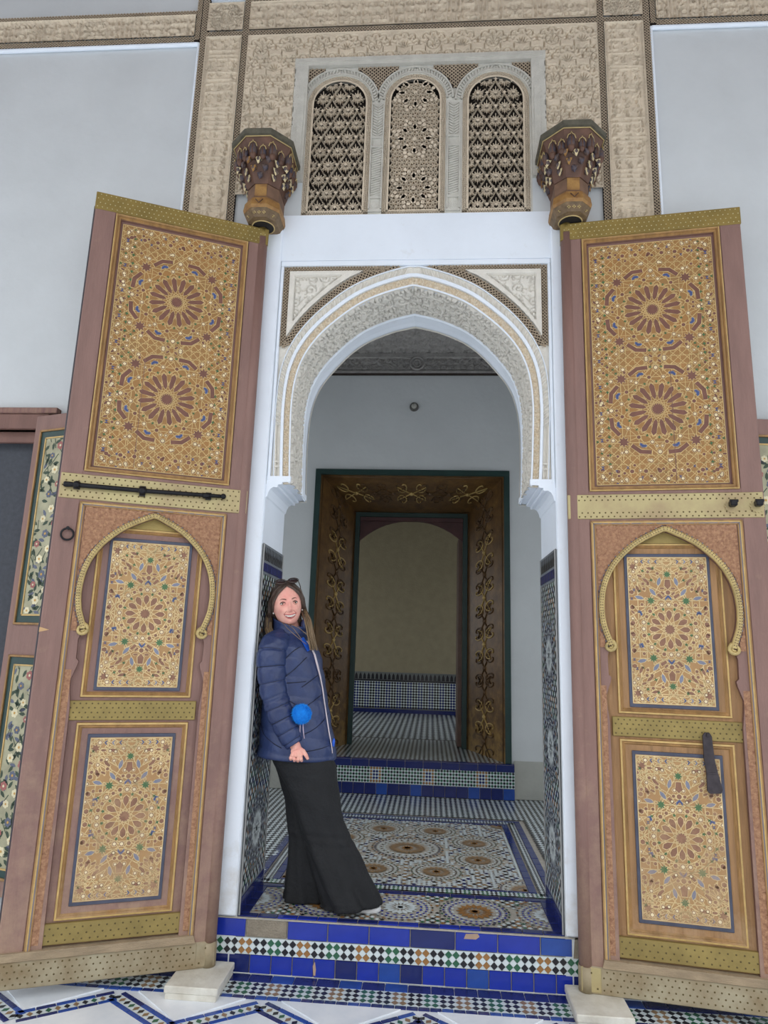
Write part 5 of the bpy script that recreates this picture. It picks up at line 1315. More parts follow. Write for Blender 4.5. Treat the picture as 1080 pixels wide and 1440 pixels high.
# ---------------------------------------------------------------- painted muqarnas corbels
MQ_D = mat('corbel_brown', (104, 72, 56), 0.6, var=0.2, vs=14); MQ_B = mat('corbel_dark_blue', (58, 60, 78), 0.55, var=0.25, vs=26, rgb2=(98, 78, 66)); MQ_C = mat('corbel_cream', (222, 204, 160), 0.6, var=0.1, vs=20)
MQ_O = mat('corbel_ochre', (168, 128, 70), 0.55, var=0.2, vs=18, rgb2=(128, 90, 50)); MQ_G = mat('corbel_grey_edge', (96, 92, 78), 0.7, var=0.2, vs=20); MQ_W = mat('corbel_side_wood', (128, 98, 78), 0.65, var=0.15, vs=10); MQ_Y = mat('corbel_outline', (196, 172, 118), 0.6)
def octr(ap, z, n=8, cy=0, front=None):
    R = ap/math.cos(PI/n); return [(R*math.cos(PI/n+2*PI*i/n), R*math.sin(PI/n+2*PI*i/n)+cy, z) for i in range(n)]
for sg, lab in ((-1, 'left painted muqarnas corbel, above the left door leaf'), (1, 'right painted muqarnas corbel, above the right door leaf')):
    root = empty('hinge_corbel', (sg*0.935, 0, 4.158)); tag(root, lab, 'corbel', 'hinge corbels of the portal')
    def ow(ap, d, z): return [(ap, 0.0, z), (ap, -(d-ap*0.58), z), (ap*0.42, -d, z), (-ap*0.42, -d, z), (-ap, -(d-ap*0.58), z), (-ap, 0.0, z)]
    def along(ap, d, n):
        P6 = [(p[0], p[1]) for p in ow(ap, d, 0)]; C, L = resample(P6, n*2+1); out = []
        for i in range(1, n*2, 2):
            tx, ty = C[i+1][0]-C[i-1][0], C[i+1][1]-C[i-1][1]; l = math.hypot(tx, ty) or 1; tx, ty = tx/l, ty/l; out.append((C[i][0], C[i][1], tx, ty, -ty*-1, tx*-1))
        return out
    def lp(nm, rs, mt): b = MB(); b.loft(rs, 0, False); return b.build(nm, mt, root, recalc=True)
    lp('top_slab', [ow(0.176, 0.340, 0.452), ow(0.190, 0.356, 0.456), ow(0.192, 0.358, 0.486), ow(0.180, 0.345, 0.500)], MQ_G)
    lp('brown_cove', [ow(0.152, 0.308, 0.385), ow(0.176, 0.338, 0.453)], MQ_D)
    b = MB(); b.tube([Vector(p) for p in ow(0.178, 0.341, 0.449)], 0.0035, 5, 0); b.build('yellow_outline', MQ_Y, root)
    b = MB(); Y_ = MB()
    for i, (x, y, tx, ty, nx, ny) in enumerate(along(0.158, 0.316, 14)):
        big = i % 2; rr = 0.024 if big else 0.019; hz = 0.052 if big else 0.040; zc = 0.372 if big else 0.356
        b.ball((x, y, zc), rr, 10, 10, 0, sz=hz/rr); b.ball((x-ty*0.0, y, zc-hz*0.5), rr*0.9, 8, 6, 1, sz=1.5)
        ox, oy = (x/abs(x) if abs(ty) > 0.8 else x*2.0), (-1 if abs(ty) < 0.8 else -0.1); l = math.hypot(ox, oy); ox, oy = ox/l*rr*0.85, oy/l*rr*0.85
        b.tube([(x+ox, y+oy, zc-hz*0.6), (x+ox*1.1, y+oy*1.1, zc), (x+ox*0.7, y+oy*0.7, zc+hz*0.7)], 0.0045, 5, 1)
        w_ = rr*1.05
        Y_.tube([(x+tx*w_*d+ox*0.9, y+ty*w_*d+oy*0.9, zc+hz*q) for d, q in ((-1, 0.25), (-0.7, 0.75), (-0.25, 0.85), (0, 1.15), (0.25, 0.85), (0.7, 0.75), (1, 0.25))], 0.0028, 5)
    b.build('upper_niches', [MQ_B, MQ_D], root)['kind'] = 'stuff'; Y_.build('niche_outline', MQ_Y, root)['kind'] = 'stuff'
    lp('core', [ow(0.100, 0.212, 0.225), ow(0.116, 0.240, 0.27), ow(0.138, 0.285, 0.33), ow(0.152, 0.308, 0.39)], MQ_D)
    b = MB()
    for tier, (ap, d, z, n) in enumerate(((0.147, 0.298, 0.308, 13), (0.131, 0.268, 0.276, 10), (0.116, 0.240, 0.248, 7))):
        for i, (x, y, tx, ty, nx, ny) in enumerate(along(ap, d, n)):
            ox, oy = (x/abs(x), -0.1) if abs(ty) > 0.8 else (x*2.0, -1); l = math.hypot(ox, oy); ox, oy = ox/l*0.014, oy/l*0.014; s_ = 0.0175
            b.ball((x, y, z+0.016), 0.017, 8, 6, 0, sz=1.2)
            T = [(x+ox+tx*s_, y+oy+ty*s_, z+0.024), (x+ox-tx*s_, y+oy-ty*s_, z+0.024), (x+ox*0.6, y+oy*0.6, z-0.020), (x-ox+tx*s_, y-oy+ty*s_, z+0.02), (x-ox-tx*s_, y-oy-ty*s_, z+0.02)]
            c = 0 if (i+tier) % 3 == 2 else (2 if (i*3+tier) % 5 == 1 else 1)
            b.poly([T[0], T[1], T[2]], c); b.poly([T[1], T[4], T[2]], c); b.poly([T[3], T[0], T[2]], c); b.poly([T[0], T[3], T[4], T[1]], c)
    b.build('cream_tipped_niches', [MQ_B, MQ_C, MQ_O], root)['kind'] = 'stuff'
    lp('drum', [ow(0.104, 0.212, 0.125), ow(0.098, 0.202, 0.15), ow(0.098, 0.204, 0.25)], MQ_W)
    b = MB()
    for x0, x1 in ((-0.036, 0.036),): b.poly([(x0, -0.2055, 0.145), (x1, -0.2055, 0.145), (x1, -0.2085, 0.225), (0, -0.2090, 0.245), (x0, -0.2085, 0.225)])
    b.build('drum_panel', MQ_O, root)
    lp('ochre_collar', [ow(0.110, 0.222, 0.058), ow(0.114, 0.230, 0.075), ow(0.108, 0.220, 0.125), ow(0.100, 0.208, 0.132)], MQ_O)
    lp('chamfered_foot', [ow(0.109, 0.221, 0.059), ow(0.088, 0.190, 0.014), ow(0.070, 0.165, 0.008)], mat('corbel_foot', (128, 104, 74), 0.6, var=0.25, vs=24))
    b = MB()
    for x, y, ax in ((-0.075, -0.168, 0.7), (0.0, -0.206, 0), (0.075, -0.168, -0.7), (-0.030, -0.2045, 0), (0.030, -0.2045, 0)):
        for q in range(4): b.ball((x+0.007*math.cos(q*PI/2), y-0.002, 0.034+0.007*math.sin(q*PI/2)), 0.0045, 6, 4)
    b.tube([(-0.022, -0.228, 0.108), (0, -0.231, 0.082), (0.022, -0.228, 0.108)], 0.0035, 5, 1)
    b.build('painted_sprigs', [MQ_Y, MQ_D], root)['kind'] = 'stuff'
    b = MB(); b.loft([octr(0.066, 0.028, 12, cy=-0.092), octr(0.064, 0.006, 12, cy=-0.092)], 0, False); b.build('socket', mat('socket_black', (30, 26, 24), 0.8), root)
    b = MB(); b.tube([(0.068*math.cos(2*PI*i/20), -0.094+0.068*math.sin(2*PI*i/20), 0.007) for i in range(20)], 0.004, 5, closed=True); b.build('socket_ring', MQ_Y, root)

# ---------------------------------------------------------------- window shutters with flower panels
FG = mat('shutter_ground', (176, 172, 142), 0.6, var=0.14, vs=10); FW = mat('flower_cream', (232, 222, 186), 0.6); FP = mat('flower_pink', (170, 104, 98), 0.6); FGr = mat('leaf_dark_green', (56, 74, 56), 0.6); FBl = mat('flower_slate', (98, 104, 122), 0.6); FY = mat('flower_eye', (206, 162, 84), 0.6)
FMATS = [FG, FW, FP, FGr, FBl, FY]
for sg, loc, rz, lab in ((-1, (-2.252, -0.050, 0), math.radians(-17), 'left shutter with white flower panels, behind the left door leaf'), (1, (2.252, -0.050, 0), math.radians(5), 'right shutter with flower panels, behind the right door leaf')):
    root = empty('window_shutter', loc, rz); tag(root, lab, 'shutter', 'flower painted window shutters', kind='thing')
    s_ = -sg    # the leaf runs towards the portal
    def bxs(nm, s0, s1, z0, z1, y0, y1, mt, bev=0.003, parent=root):
        x0, x1 = sorted((s_*s0, s_*s1)); b = MB(); b.box(x0, x1, y0, y1, z0, z1, bev=bev); return b.build(nm, mt, parent)
    SW = 0.50
    bxs('shutter_board', 0.0, SW, 0.32, 2.94, 0.0, 0.030, WOODP)
    for (z0, z1) in ((1.70, 2.845), (0.40, 1.535)):
        b = MB()
        for (a, c, u0, u1) in ((0.052, 0.064, z0, z1), (SW-0.064, SW-0.052, z0, z1), (0.052, SW-0.052, z0, z0+0.012), (0.052, SW-0.052, z1-0.012, z1)):
            x0, x1 = sorted((s_*a, s_*c)); b.box(x0, x1, -0.012, 0.0, u0, u1, bev=0.002)
        b.build('gilt_moulding', WOODM, root)
        g_ = bxs('green_field', 0.064, SW-0.064, z0+0.012, z1-0.012, -0.003, 0.001, GREENF, 0)
        b = MB()
        for (a, c, u0, u1) in ((0.100, 0.108, z0+0.05, z1-0.05), (SW-0.108, SW-0.100, z0+0.05, z1-0.05), (0.100, SW-0.1, z0+0.05, z0+0.058), (0.100, SW-0.1, z1-0.058, z1-0.05)):
            x0, x1 = sorted((s_*a, s_*c)); b.box(x0, x1, -0.009, -0.003, u0, u1)
        b.build('inner_moulding', GOLDLN, root)
        p = bxs('flower_panel', 0.108, SW-0.108, z0+0.058, z1-0.058, -0.0045, -0.002, FG, 0)
        rg = random.Random(int(z0*100)); b = MB(); w_, h_ = SW-0.216, z1-z0-0.116
        def add(poly, c, lv):
            q = clip(poly, 0.004, w_-0.004, 0.004, h_-0.004)
            if q: b.poly([(s_*(0.108+u), -0.005-0.0004*lv, z0+0.058+v) for u, v in q], c)
        for k in range(150):
            x, y = rg.uniform(0, w_), rg.uniform(0, h_); an = rg.uniform(0, 6.3); add(rotp([(-0.022, 0), (-0.006, 0.010), (0.012, 0.008), (0.026, 0), (0.012, -0.008), (-0.006, -0.010)], an, x, y), 3 if k % 4 else 4, 1)
        for k in range(40):
            x, y = rg.uniform(0.01, w_-0.01), rg.uniform(0.01, h_-0.01); add(seg((x, y), (x+rg.uniform(-0.06, 0.06), y+0.07), 0.005), 3, 1)
        for k in range(34):
            x = (0.03+(k*0.618 % 1)*(w_-0.06)); y = 0.02+k/34*(h_-0.04); c = (1, 2, 1, 4)[k % 4]; r = rg.uniform(0.018, 0.026)
            for q in range(6): add(ngon(x+r*0.62*math.cos(q*PI/3+k), y+r*0.62*math.sin(q*PI/3+k), r*0.42, 7), c, 2+q % 2)
            add(ngon(x, y, r*0.30, 7), 5 if c != 2 else 1, 5)
        b.build('painted_flowers', FMATS, p)
# ---------------------------------------------------------------- the woman leaning on the jamb
SKIN = mat('skin', (240, 186, 168), 0.5, var=0.05, vs=16, rgb2=(232, 158, 146), spec=0.3)
NAVY = mat('navy_quilted_nylon', (46, 62, 104), 0.38, var=0.10, vs=8, bump=0.6, bs=22, rgb2=(36, 48, 86))
NAVYD = mat('navy_seam', (16, 22, 48), 0.6)
BLACKD = mat('black_denim', (18, 20, 24), 0.75, var=0.16, vs=18, bump=0.4, bs=60)
HAIR1 = mat('brown_hair', (84, 66, 56), 0.45, var=0.2, vs=30, streak=(1, 1, 0.2)); HAIR2 = mat('honey_hair_ends', (134, 112, 84), 0.45, var=0.15, vs=30, streak=(1, 1, 0.2))
person = empty('person', (-0.62, 0.16, P_)); tag(person, 'smiling woman in navy quilted jacket and wide black trousers leaning on the tiled jamb', 'person', kind='thing')
O = Vector((-0.62, 0.16, P_))
def pbuild(b, nm, mts, parent=person, vox=None, smooth=4, **k):
    b.v = [tuple(Vector(p)-O) for p in b.v]
    o = b.build(nm, mts, parent, **k)
    if vox:
        m1 = o.modifiers.new('skin', 'REMESH'); m1.mode = 'VOXEL'; m1.voxel_size = vox; m1.use_smooth_shade = True
        m2 = o.modifiers.new('soften', 'SMOOTH'); m2.factor = 0.5; m2.iterations = smooth
    return o
def ell(cx, cy, cz, a, bb, n=28, fn=None, tx=0.0, ty=0.0):
    """ring of a tilted ellipse, tx/ty = slope of z along x and y"""
    o = []
    for i in range(n):
        t = 2*PI*i/n; k = fn(t) if fn else 1.0; dx, dy = a*k*math.cos(t), bb*k*math.sin(t); o.append((cx+dx, cy+dy, cz+tx*dx+ty*dy))
    return o
def lerp_rows(rows, z):
    rows = sorted(rows)
    if z <= rows[0][0]: return rows[0][1:]
    for r, s in zip(rows, rows[1:]):
        if z <= s[0]:
            t = (z-r[0])/(s[0]-r[0]); return tuple(r[i]+t*(s[i]-r[i]) for i in range(1, len(r)))
    return rows[-1][1:]
# head frame
F_ = Vector((math.sin(math.radians(21)), -math.cos(math.radians(21)), -0.04)).normalized()
U_ = Vector((-math.sin(math.radians(10.5)), 0.02, math.cos(math.radians(10.5)))); U_ = (U_-F_*U_.dot(F_)).normalized(); X_ = U_.cross(F_)*-1
if X_.x < 0: X_ = -X_
HC = Vector((-0.690, 0.105, 1.868))
def HP(x, f, z): return HC+X_*x+F_*f+U_*z
def face_f(x, f, z):
    if f <= 0: return f
    g = lambda x0, z0, sx_, sz_: math.exp(-((x-x0)/sx_)**2-((z-z0)/sz_)**2)
    d = 0.021*g(0, -0.034, 0.0115, 0.015)+0.011*g(0, -0.012, 0.009, 0.020)+0.005*g(0, 0.03, 0.03, 0.014)+0.008*g(0, -0.106, 0.018, 0.014)+0.004*g(0, -0.066, 0.03, 0.012)
    for s in (-1, 1): d += -0.011*g(s*0.035, 0.002, 0.017, 0.011)+0.009*g(s*0.043, -0.036, 0.019, 0.017)+0.006*g(s*0.012, -0.042, 0.007, 0.007)-0.003*g(s*0.036, -0.064, 0.008, 0.010)
    return f+d
def head_pt(th, ph, k=1.0):
    st, ct = math.sin(th), math.cos(th); rx, rz = 0.080*k, 0.124*k
    z = rz*ct; front = math.cos(ph) > 0
    sp = st**(0.55 if ct < 0 else 1.0)
    x = rx*sp*math.sin(ph)*(1.0 if ct > 0 else 1-0.20*(-ct)**2.2)
    f = (0.092 if front else 0.108)*k*(st**(0.5 if (ct < 0 and front) else 0.9))*math.cos(ph)
    if ct < 0 and not front: f *= 1-0.35*(-ct)
    return x, face_f(x, f, z) if k == 1.0 else f, z
b = MB(); NT, NP = 72, 96; k0 = 0
rings = []
for i in range(NT+1):
    th = 0.02+(PI-0.04)*i/NT; rings.append([tuple(HP(*head_pt(th, 2*PI*j/NP))) for j in range(NP)])
b.loft(rings)
FACE = [head_pt(0.02+(PI-0.04)*i/NT, 2*PI*j/NP) for i in range(NT+1) for j in range(NP)]
def fs(x, z): return max((p for p in FACE if p[1] > 0.02), key=lambda p: -((p[0]-x)**2+(p[2]-z)**2))[1]
# ears
for s in (-1, 1): b.ball(HP(s*0.079, -0.004, -0.018), 0.017, 10, 8, sx=0.45, sy=0.8, sz=1.5)
# neck, torso, arms, legs: one continuous body
nb = Vector((-0.665, 0.165, 1.68))
b.tube([HP(0, -0.02, -0.05), HP(0, -0.022, -0.10), nb+Vector((0, 0, 0.02)), nb-Vector((0, 0, 0.06))], [0.054, 0.052, 0.058, 0.075], 20)
b.tube([(-0.665, 0.165, 1.62), (-0.655, 0.165, 1.50), (-0.645, 0.165, 1.35), (-0.635, 0.165, 1.22), (-0.60, 0.165, 1.08), (-0.58, 0.165, 1.00)], [0.09, 0.12, 0.115, 0.108, 0.125, 0.12], 24)
b.tube([(-0.70, 0.05, 1.58), (-0.73, 0.01, 1.54), (-0.72, 0.0, 1.40), (-0.665, 0.0, 1.26), (-0.60, 0.002, 1.13), (-0.572, 0.0, 1.098)], [0.06, 0.05, 0.042, 0.036, 0.028, 0.026], 14)
b.tube([(-0.66, 0.28, 1.58), (-0.68, 0.33, 1.54), (-0.66, 0.345, 1.40), (-0.58, 0.34, 1.26), (-0.50, 0.30, 1.17)], [0.06, 0.05, 0.042, 0.036, 0.026], 14)
b.tube([(-0.56, 0.12, 1.02), (-0.47, 0.125, 0.80), (-0.40, 0.13, 0.62), (-0.30, 0.14, 0.36), (-0.27, 0.15, 0.31)], [0.10, 0.075, 0.055, 0.04, 0.035], 16)
b.tube([(-0.60, 0.22, 1.02), (-0.585, 0.25, 0.80), (-0.565, 0.26, 0.62), (-0.57, 0.27, 0.36), (-0.57, 0.27, 0.31)], [0.10, 0.072, 0.052, 0.04, 0.035], 16)
body = pbuild(b, 'body', SKIN, vox=0.0032, smooth=2)
# near hand: palm, four unequal fingers curled in, thumb on the side
b = MB()
b.tube([(-0.586, 0.0, 1.135), (-0.572, -0.002, 1.105), (-0.563, -0.010, 1.082)], [0.024, 0.026, 0.028], 14)
b.ball((-0.562, -0.014, 1.078), 0.030, 16, 12, sx=1.15, sy=0.55, sz=0.95)
for i, (x0, L, dx) in enumerate(((-0.586, 0.023, -0.006), (-0.570, 0.029, -0.003), (-0.554, 0.031, 0.0), (-0.538, 0.028, 0.003))):
    p0 = Vector((x0*0.6+(-0.562)*0.4, -0.016, 1.078)); p1 = Vector((x0, -0.026, 1.060)); p2 = Vector((x0+dx, -0.026, 1.060-L*0.62)); p3 = Vector((x0+dx*1.2, -0.012, 1.060-L)); b.tube([p0, p1, p2, p3, p3+Vector((0, 0.010, 0.002))], [0.009, 0.0102, 0.0092, 0.0082, 0.006], 10)
    b.ball(p1, 0.0108, 8, 6); b.ball(p2, 0.0096, 8, 6)
b.tube([(-0.548, -0.012, 1.092), (-0.527, -0.020, 1.082), (-0.510, -0.024, 1.062), (-0.500, -0.018, 1.042)], [0.012, 0.0115, 0.0105, 0.0075], 10); b.ball((-0.527, -0.020, 1.082), 0.0122, 8, 6)
hand = pbuild(b, 'hand', SKIN, vox=0.0022, smooth=2)
# eyes, brows, smile
for s in (-1, 1):
    b = MB(); x = s*0.036; f = fs(x, 0.000); M = Matrix((X_, F_, U_)).transposed()
    b.ball(HP(x, f-0.0075, 0.001), 0.0125, 14, 10, 0, sx=1.15, sy=0.8, sz=0.50, M=M)
    b.ball(HP(x+0.001, f+0.0012, 0.001), 0.0052, 12, 8, 1, sy=0.55, M=M); b.ball(HP(x+0.001, f+0.0036, 0.001), 0.0024, 8, 6, 2, sy=0.5, M=M)
    pbuild(b, 'eye', [mat('eye_white', (226, 218, 212), 0.3), mat('iris_hazel', (88, 84, 62), 0.3), mat('pupil', (16, 14, 14), 0.2)])
for s in (-1, 1):
    b = MB()
    pts = [HP(s*x, fs(s*x, z)+0.001, z) for x, z in ((0.016, 0.0225), (0.026, 0.0265), (0.037, 0.028), (0.050, 0.0235))]; b.tube(pts, [0.0022, 0.0026, 0.0022, 0.0010], 6); pbuild(b, 'eyebrow', mat('brow_brown', (92, 68, 56), 0.6)); b = MB()
    pts = [HP(s*x, fs(s*x, z)+0.0022, z) for x, z in ((0.0215, 0.0035), (0.028, 0.0085), (0.037, 0.0105), (0.046, 0.007), (0.050, 0.002))]; b.tube(pts, [0.0014, 0.0022, 0.0024, 0.0022, 0.0014], 6)
    pbuild(b, 'eyelash', mat('lash_dark', (48, 34, 32), 0.6))
b = MB()
for s in (-1, 1):
    pts = [HP(s*x, fs(s*x, z)+0.0012, z) for x, z in ((0.022, -0.002), (0.030, -0.0075), (0.040, -0.0085), (0.049, -0.002))]; b.tube(pts, [0.0010, 0.0016, 0.0016, 0.0010], 6)
    pts = [HP(s*x, fs(s*x, z)+0.0005, z) for x, z in ((0.019, -0.040), (0.028, -0.050), (0.036, -0.060))]; b.tube(pts, [0.0010, 0.0018, 0.0012], 6)
b.tube([HP(s*0.007, fs(s*0.007, -0.045)-0.001, -0.0465) for s in (-1, 0, 1)], [0.002, 0.0022, 0.002], 6)
pbuild(b, 'face_creases', mat('skin_crease', (190, 122, 112), 0.6))['kind'] = 'stuff'
up = [(-0.036, -0.0555), (-0.024, -0.0605), (-0.011, -0.0630), (0, -0.0640), (0.011, -0.0630), (0.024, -0.0605), (0.036, -0.0555)]
lo = [(-0.036, -0.0555), (-0.026, -0.071), (-0.013, -0.081), (0, -0.084), (0.013, -0.081), (0.026, -0.071), (0.036, -0.0555)]
b = MB(); b.tube([HP(x, fs(x, z)+0.0012, z) for x, z in up], [0.001, 0.0024, 0.0028, 0.0026, 0.0028, 0.0024, 0.001], 8); b.tube([HP(x, fs(x, z)+0.0012, z) for x, z in lo], [0.001, 0.0028, 0.0036, 0.0040, 0.0036, 0.0028, 0.001], 8)
pbuild(b, 'lips', mat('lip_rose', (196, 106, 104), 0.4))
b = MB()
for i in range(len(up)-1):
    b.poly([HP(up[i][0], fs(*up[i])+0.0008, up[i][1]), HP(up[i+1][0], fs(*up[i+1])+0.0008, up[i+1][1]), HP(lo[i+1][0], fs(*lo[i+1])+0.0008, lo[i+1][1]), HP(lo[i][0], fs(*lo[i])+0.0008, lo[i][1])], 0)
pbuild(b, 'mouth', mat('mouth_dark', (110, 50, 50), 0.6))
b = MB()
for k in range(-4, 5):
    x = k*0.0064; z0 = -0.0640+0.0055*(abs(x)/0.03)**2; h = 0.0135*(1-0.40*(abs(x)/0.03)**2)
    pc = HP(x, fs(x, z0-h/2)+0.0022, z0-h/2); M = Matrix((X_, F_, U_)).transposed(); b.ball(pc, 0.0036, 8, 6, 0, sy=0.6, sz=h/2/0.0036, M=M)
pbuild(b, 'teeth', mat('teeth', (244, 236, 226), 0.25))['kind'] = 'stuff'
for s in (-1, 1):
    b = MB(); b.ball(HP(s*0.083, 0.006, -0.046), 0.0048, 10, 8)
    pbuild(b, 'earring', mat('pearl', (235, 228, 220), 0.2))
# cheeks: a soft natural flush lies in the skin itself
# hair: cap with centre parting and locks
b = MB(); rings = []; NTh, NPh = 40, 72
def hairline(ph):
    a = abs((ph+PI) % (2*PI)-PI)    # 0 = front
    K = ((0, 0.097), (0.25, 0.085), (0.6, 0.066), (0.95, 0.036), (1.25, -0.004), (1.6, -0.045), (2.0, -0.09), (4, -0.115))
    for (a0, h0), (a1, h1) in zip(K, K[1:]):
        if a <= a1: return h0+(h1-h0)*(a-a0)/(a1-a0)
    return -0.115
for i in range(NTh):
    row_ = []
    for j in range(NPh):
        ph = 2*PI*j/NPh; hl = hairline(ph); tmax = math.acos(max(-0.98, min(0.98, hl/0.124))); th = 0.02+(tmax-0.02)*i/(NTh-1)
        x, f, z = head_pt(th, ph, 1.02); f = max(f, face_f(x, head_pt(th, ph, 1.0001)[1], z)) if f > 0 else f
        puff = 0.013*math.sin(min(1, i/(NTh-1)*1.25)*PI*0.5+0.35)*(1 if i < NTh-1 else 0.1); part = -0.006*math.exp(-(x/0.006)**2)*(1 if f > -0.05 else 0)
        r = math.sqrt(x*x+f*f+z*z); k = (r+puff+part+0.0015*math.sin(j*5.1+i*0.2))/r; row_.append(tuple(HP(x*k, f*k, z*k)))
    rings.append(row_)
b.loft(rings, 0, True, False)
rg = random.Random(2)
def lock(path, r0, n, spread, m1=0.5):
    for q in range(n):
        o_ = Vector((rg.uniform(-1, 1)*spread, rg.uniform(-1, 1)*spread, rg.uniform(-0.4, 0.4)*spread)); pts = [Vector(p)+o_*(0.35+0.65*i/(len(path)-1))+Vector((rg.uniform(-1, 1), rg.uniform(-1, 1), 0))*0.003 for i, p in enumerate(path)]
        rs, _ = None, None
        fine = []
        for i in range(len(pts)-1):
            for t in (0, 0.5): fine.append(pts[i].lerp(pts[i+1], t))
        fine.append(pts[-1]); n2 = len(fine); cut = int(n2*m1)+rg.randint(-1, 1)
        rad = [r0*(1-0.75*(i/(n2-1))**2) for i in range(n2)]
        cut = max(1, min(n2-2, cut))
        b.tube(fine[:cut+1], rad[:cut+1], 6, 0); b.tube(fine[cut:], rad[cut:], 6, 1)
RP = [HP(0.030, 0.055, 0.110), HP(0.070, 0.035, 0.065), HP(0.089, 0.0, 0.015), HP(0.094, -0.015, -0.045), Vector((-0.560, 0.095, 1.775)), Vector((-0.535, 0.065, 1.69)), Vector((-0.510, 0.045, 1.615))]
LP_ = [HP(-0.030, 0.055, 0.110), HP(-0.068, 0.035, 0.065), HP(-0.088, -0.005, 0.015), HP(-0.094, -0.02, -0.04), Vector((-0.790, 0.11, 1.79)), Vector((-0.785, 0.09, 1.725)), Vector((-0.765, 0.07, 1.690))]
lock(RP, 0.0055, 70, 0.020, 0.60); lock(LP_, 0.0055, 60, 0.018, 0.70)
lock([HP(-0.085, -0.03, 0.03), HP(-0.092, -0.05, -0.03), Vector((-0.79, 0.16, 1.78)), Vector((-0.78, 0.20, 1.70)), Vector((-0.76, 0.22, 1.62))], 0.006, 40, 0.022, 0.8)
lock([HP(0.085, -0.03, 0.03), HP(0.092, -0.05, -0.03), Vector((-0.575, 0.17, 1.77)), Vector((-0.56, 0.19, 1.70)), Vector((-0.545, 0.20, 1.64))], 0.006, 40, 0.022, 0.7)
for k in range(9):
    t = -1+2*k/8; lock([HP(t*0.05, -0.07, 0.09), HP(t*0.08, -0.105, 0.02), HP(t*0.085, -0.11, -0.06), HP(t*0.08, -0.10, -0.14)], 0.011, 4, 0.01, 0.85)
pbuild(b, 'hair', [HAIR1, HAIR2])
b = MB()
for pts in ([(-0.690, 0.02, 1.755), (-0.655, -0.006, 1.725), (-0.610, -0.012, 1.690), (-0.565, -0.004, 1.655), (-0.545, 0.006, 1.64)], [(-0.655, 0.0, 1.748), (-0.618, -0.004, 1.722), (-0.590, -0.008, 1.690), (-0.570, -0.006, 1.665)], [(-0.640, 0.0, 1.748), (-0.590, 0.0, 1.728), (-0.548, 0.012, 1.695), (-0.525, 0.02, 1.66)]):
    for d in (0,): b.tube([Vector(p)+Vector((d, -0.002, d*0.5)) for p in pts], 0.0018, 5)
pbuild(b, 'stray_hair', HAIR2)['kind'] = 'stuff'
# ---- jacket
TR = [(1.030, -0.597, 0.222, 0.17), (1.078, -0.595, 0.216, 0.172), (1.172, -0.607, 0.204, 0.172), (1.268, -0.617, 0.193, 0.168), (1.365, -0.627, 0.182, 0.165), (1.464, -0.640, 0.176, 0.168), (1.563, -0.651, 0.166, 0.170), (1.62, -0.662, 0.155, 0.165), (1.663, -0.668, 0.138, 0.145), (1.70, -0.672, 0.115, 0.115), (1.725, -0.674, 0.098, 0.095)]
b = MB(); rings = []; nz = 130
for i in range(nz):
    z = 1.036+(1.722-1.036)*i/(nz-1); cx, a, bb = lerp_rows(TR, z)
    def fn(t, z=z):
        x = math.cos(t); sl = 0.085*abs(math.sin(t*0.5))+(0.05*x)
        ph = (z+0.055*math.cos(t)+0.02*math.sin(2*t))/0.105
        u = ph-math.floor(ph); g = abs(math.sin(PI*u))**0.45
        w_ = 0.004*math.sin(9*t+z*40)+0.004*math.sin(5*t-z*60)
        return 1+0.032*(g-0.6)+w_
    rings.append(ell(cx, 0.168, z, a, bb, 96, fn, tx=0.0))
b.loft(rings)
b.loft([ell(-0.597, 0.168, 1.020+0.006*k, 0.218+0.006*math.sin(k*PI/5), 0.168+0.006*math.sin(k*PI/5), 48, tx=-0.02) for k in range(6)])
# near sleeve
AR = [(-0.700, 0.075, 1.655, 0.072), (-0.722, 0.035, 1.640, 0.082), (-0.737, 0.008, 1.595, 0.084), (-0.735, -0.002, 1.543, 0.081), (-0.728, -0.004, 1.467, 0.077), (-0.716, -0.004, 1.399, 0.073), (-0.696, -0.004, 1.336, 0.072), (-0.664, -0.004, 1.262, 0.070), (-0.627, -0.002, 1.190, 0.065), (-0.597, 0.0, 1.137, 0.056), (-0.580, 0.0, 1.112, 0.045)]
def sleeve(AR, seams, sy=1.0):
    d = [0]
    for p, q in zip(AR, AR[1:]): d.append(d[-1]+math.dist(p[:3], q[:3]))
    n = 110; rings = []
    for i in range(n):
        s = d[-1]*i/(n-1); k = max(j for j in range(len(d)) if d[j] <= s+1e-9); k = min(k, len(d)-2); t = (s-d[k])/(d[k+1]-d[k]); P = [AR[k][q]+t*(AR[k+1][q]-AR[k][q]) for q in range(4)]
        k2 = min(k+1, len(AR)-2); T = (Vector(AR[k+1][:3])-Vector(AR[k][:3])).lerp(Vector(AR[k2+1][:3])-Vector(AR[k2][:3]), t).normalized()
        u = s/d[-1]; g = min([abs(u-q) for q in seams]); pf = 1-0.085*math.exp(-(g/0.009)**2)+0.02*min(1, g/0.05)
        e2 = Vector((0, 1, 0)); e1 = e2.cross(T).normalized(); e2 = T.cross(e1)
        c = Vector(P[:3]); ring = []
        for q in range(40):
            an = 2*PI*q/40; r = P[3]*pf*(1+0.012*math.sin(3*an+s*50)+0.010*math.sin(7*an-s*90)); ring.append(tuple(c+e1*r*math.cos(an)+e2*r*math.sin(an)*sy))
        rings.append(ring)
    return rings
SE = [0.16, 0.30, 0.435, 0.56, 0.59, 0.655, 0.77, 0.875, 0.965]
b.loft(sleeve(AR, SE, 0.92))
b.loft(sleeve([(x+0.045, 0.335-(y)*1.0, z, r) for x, y, z, r in AR[:7]]+[(-0.56, 0.335, 1.262, 0.068), (-0.50, 0.315, 1.19, 0.062)], SE, 0.92))
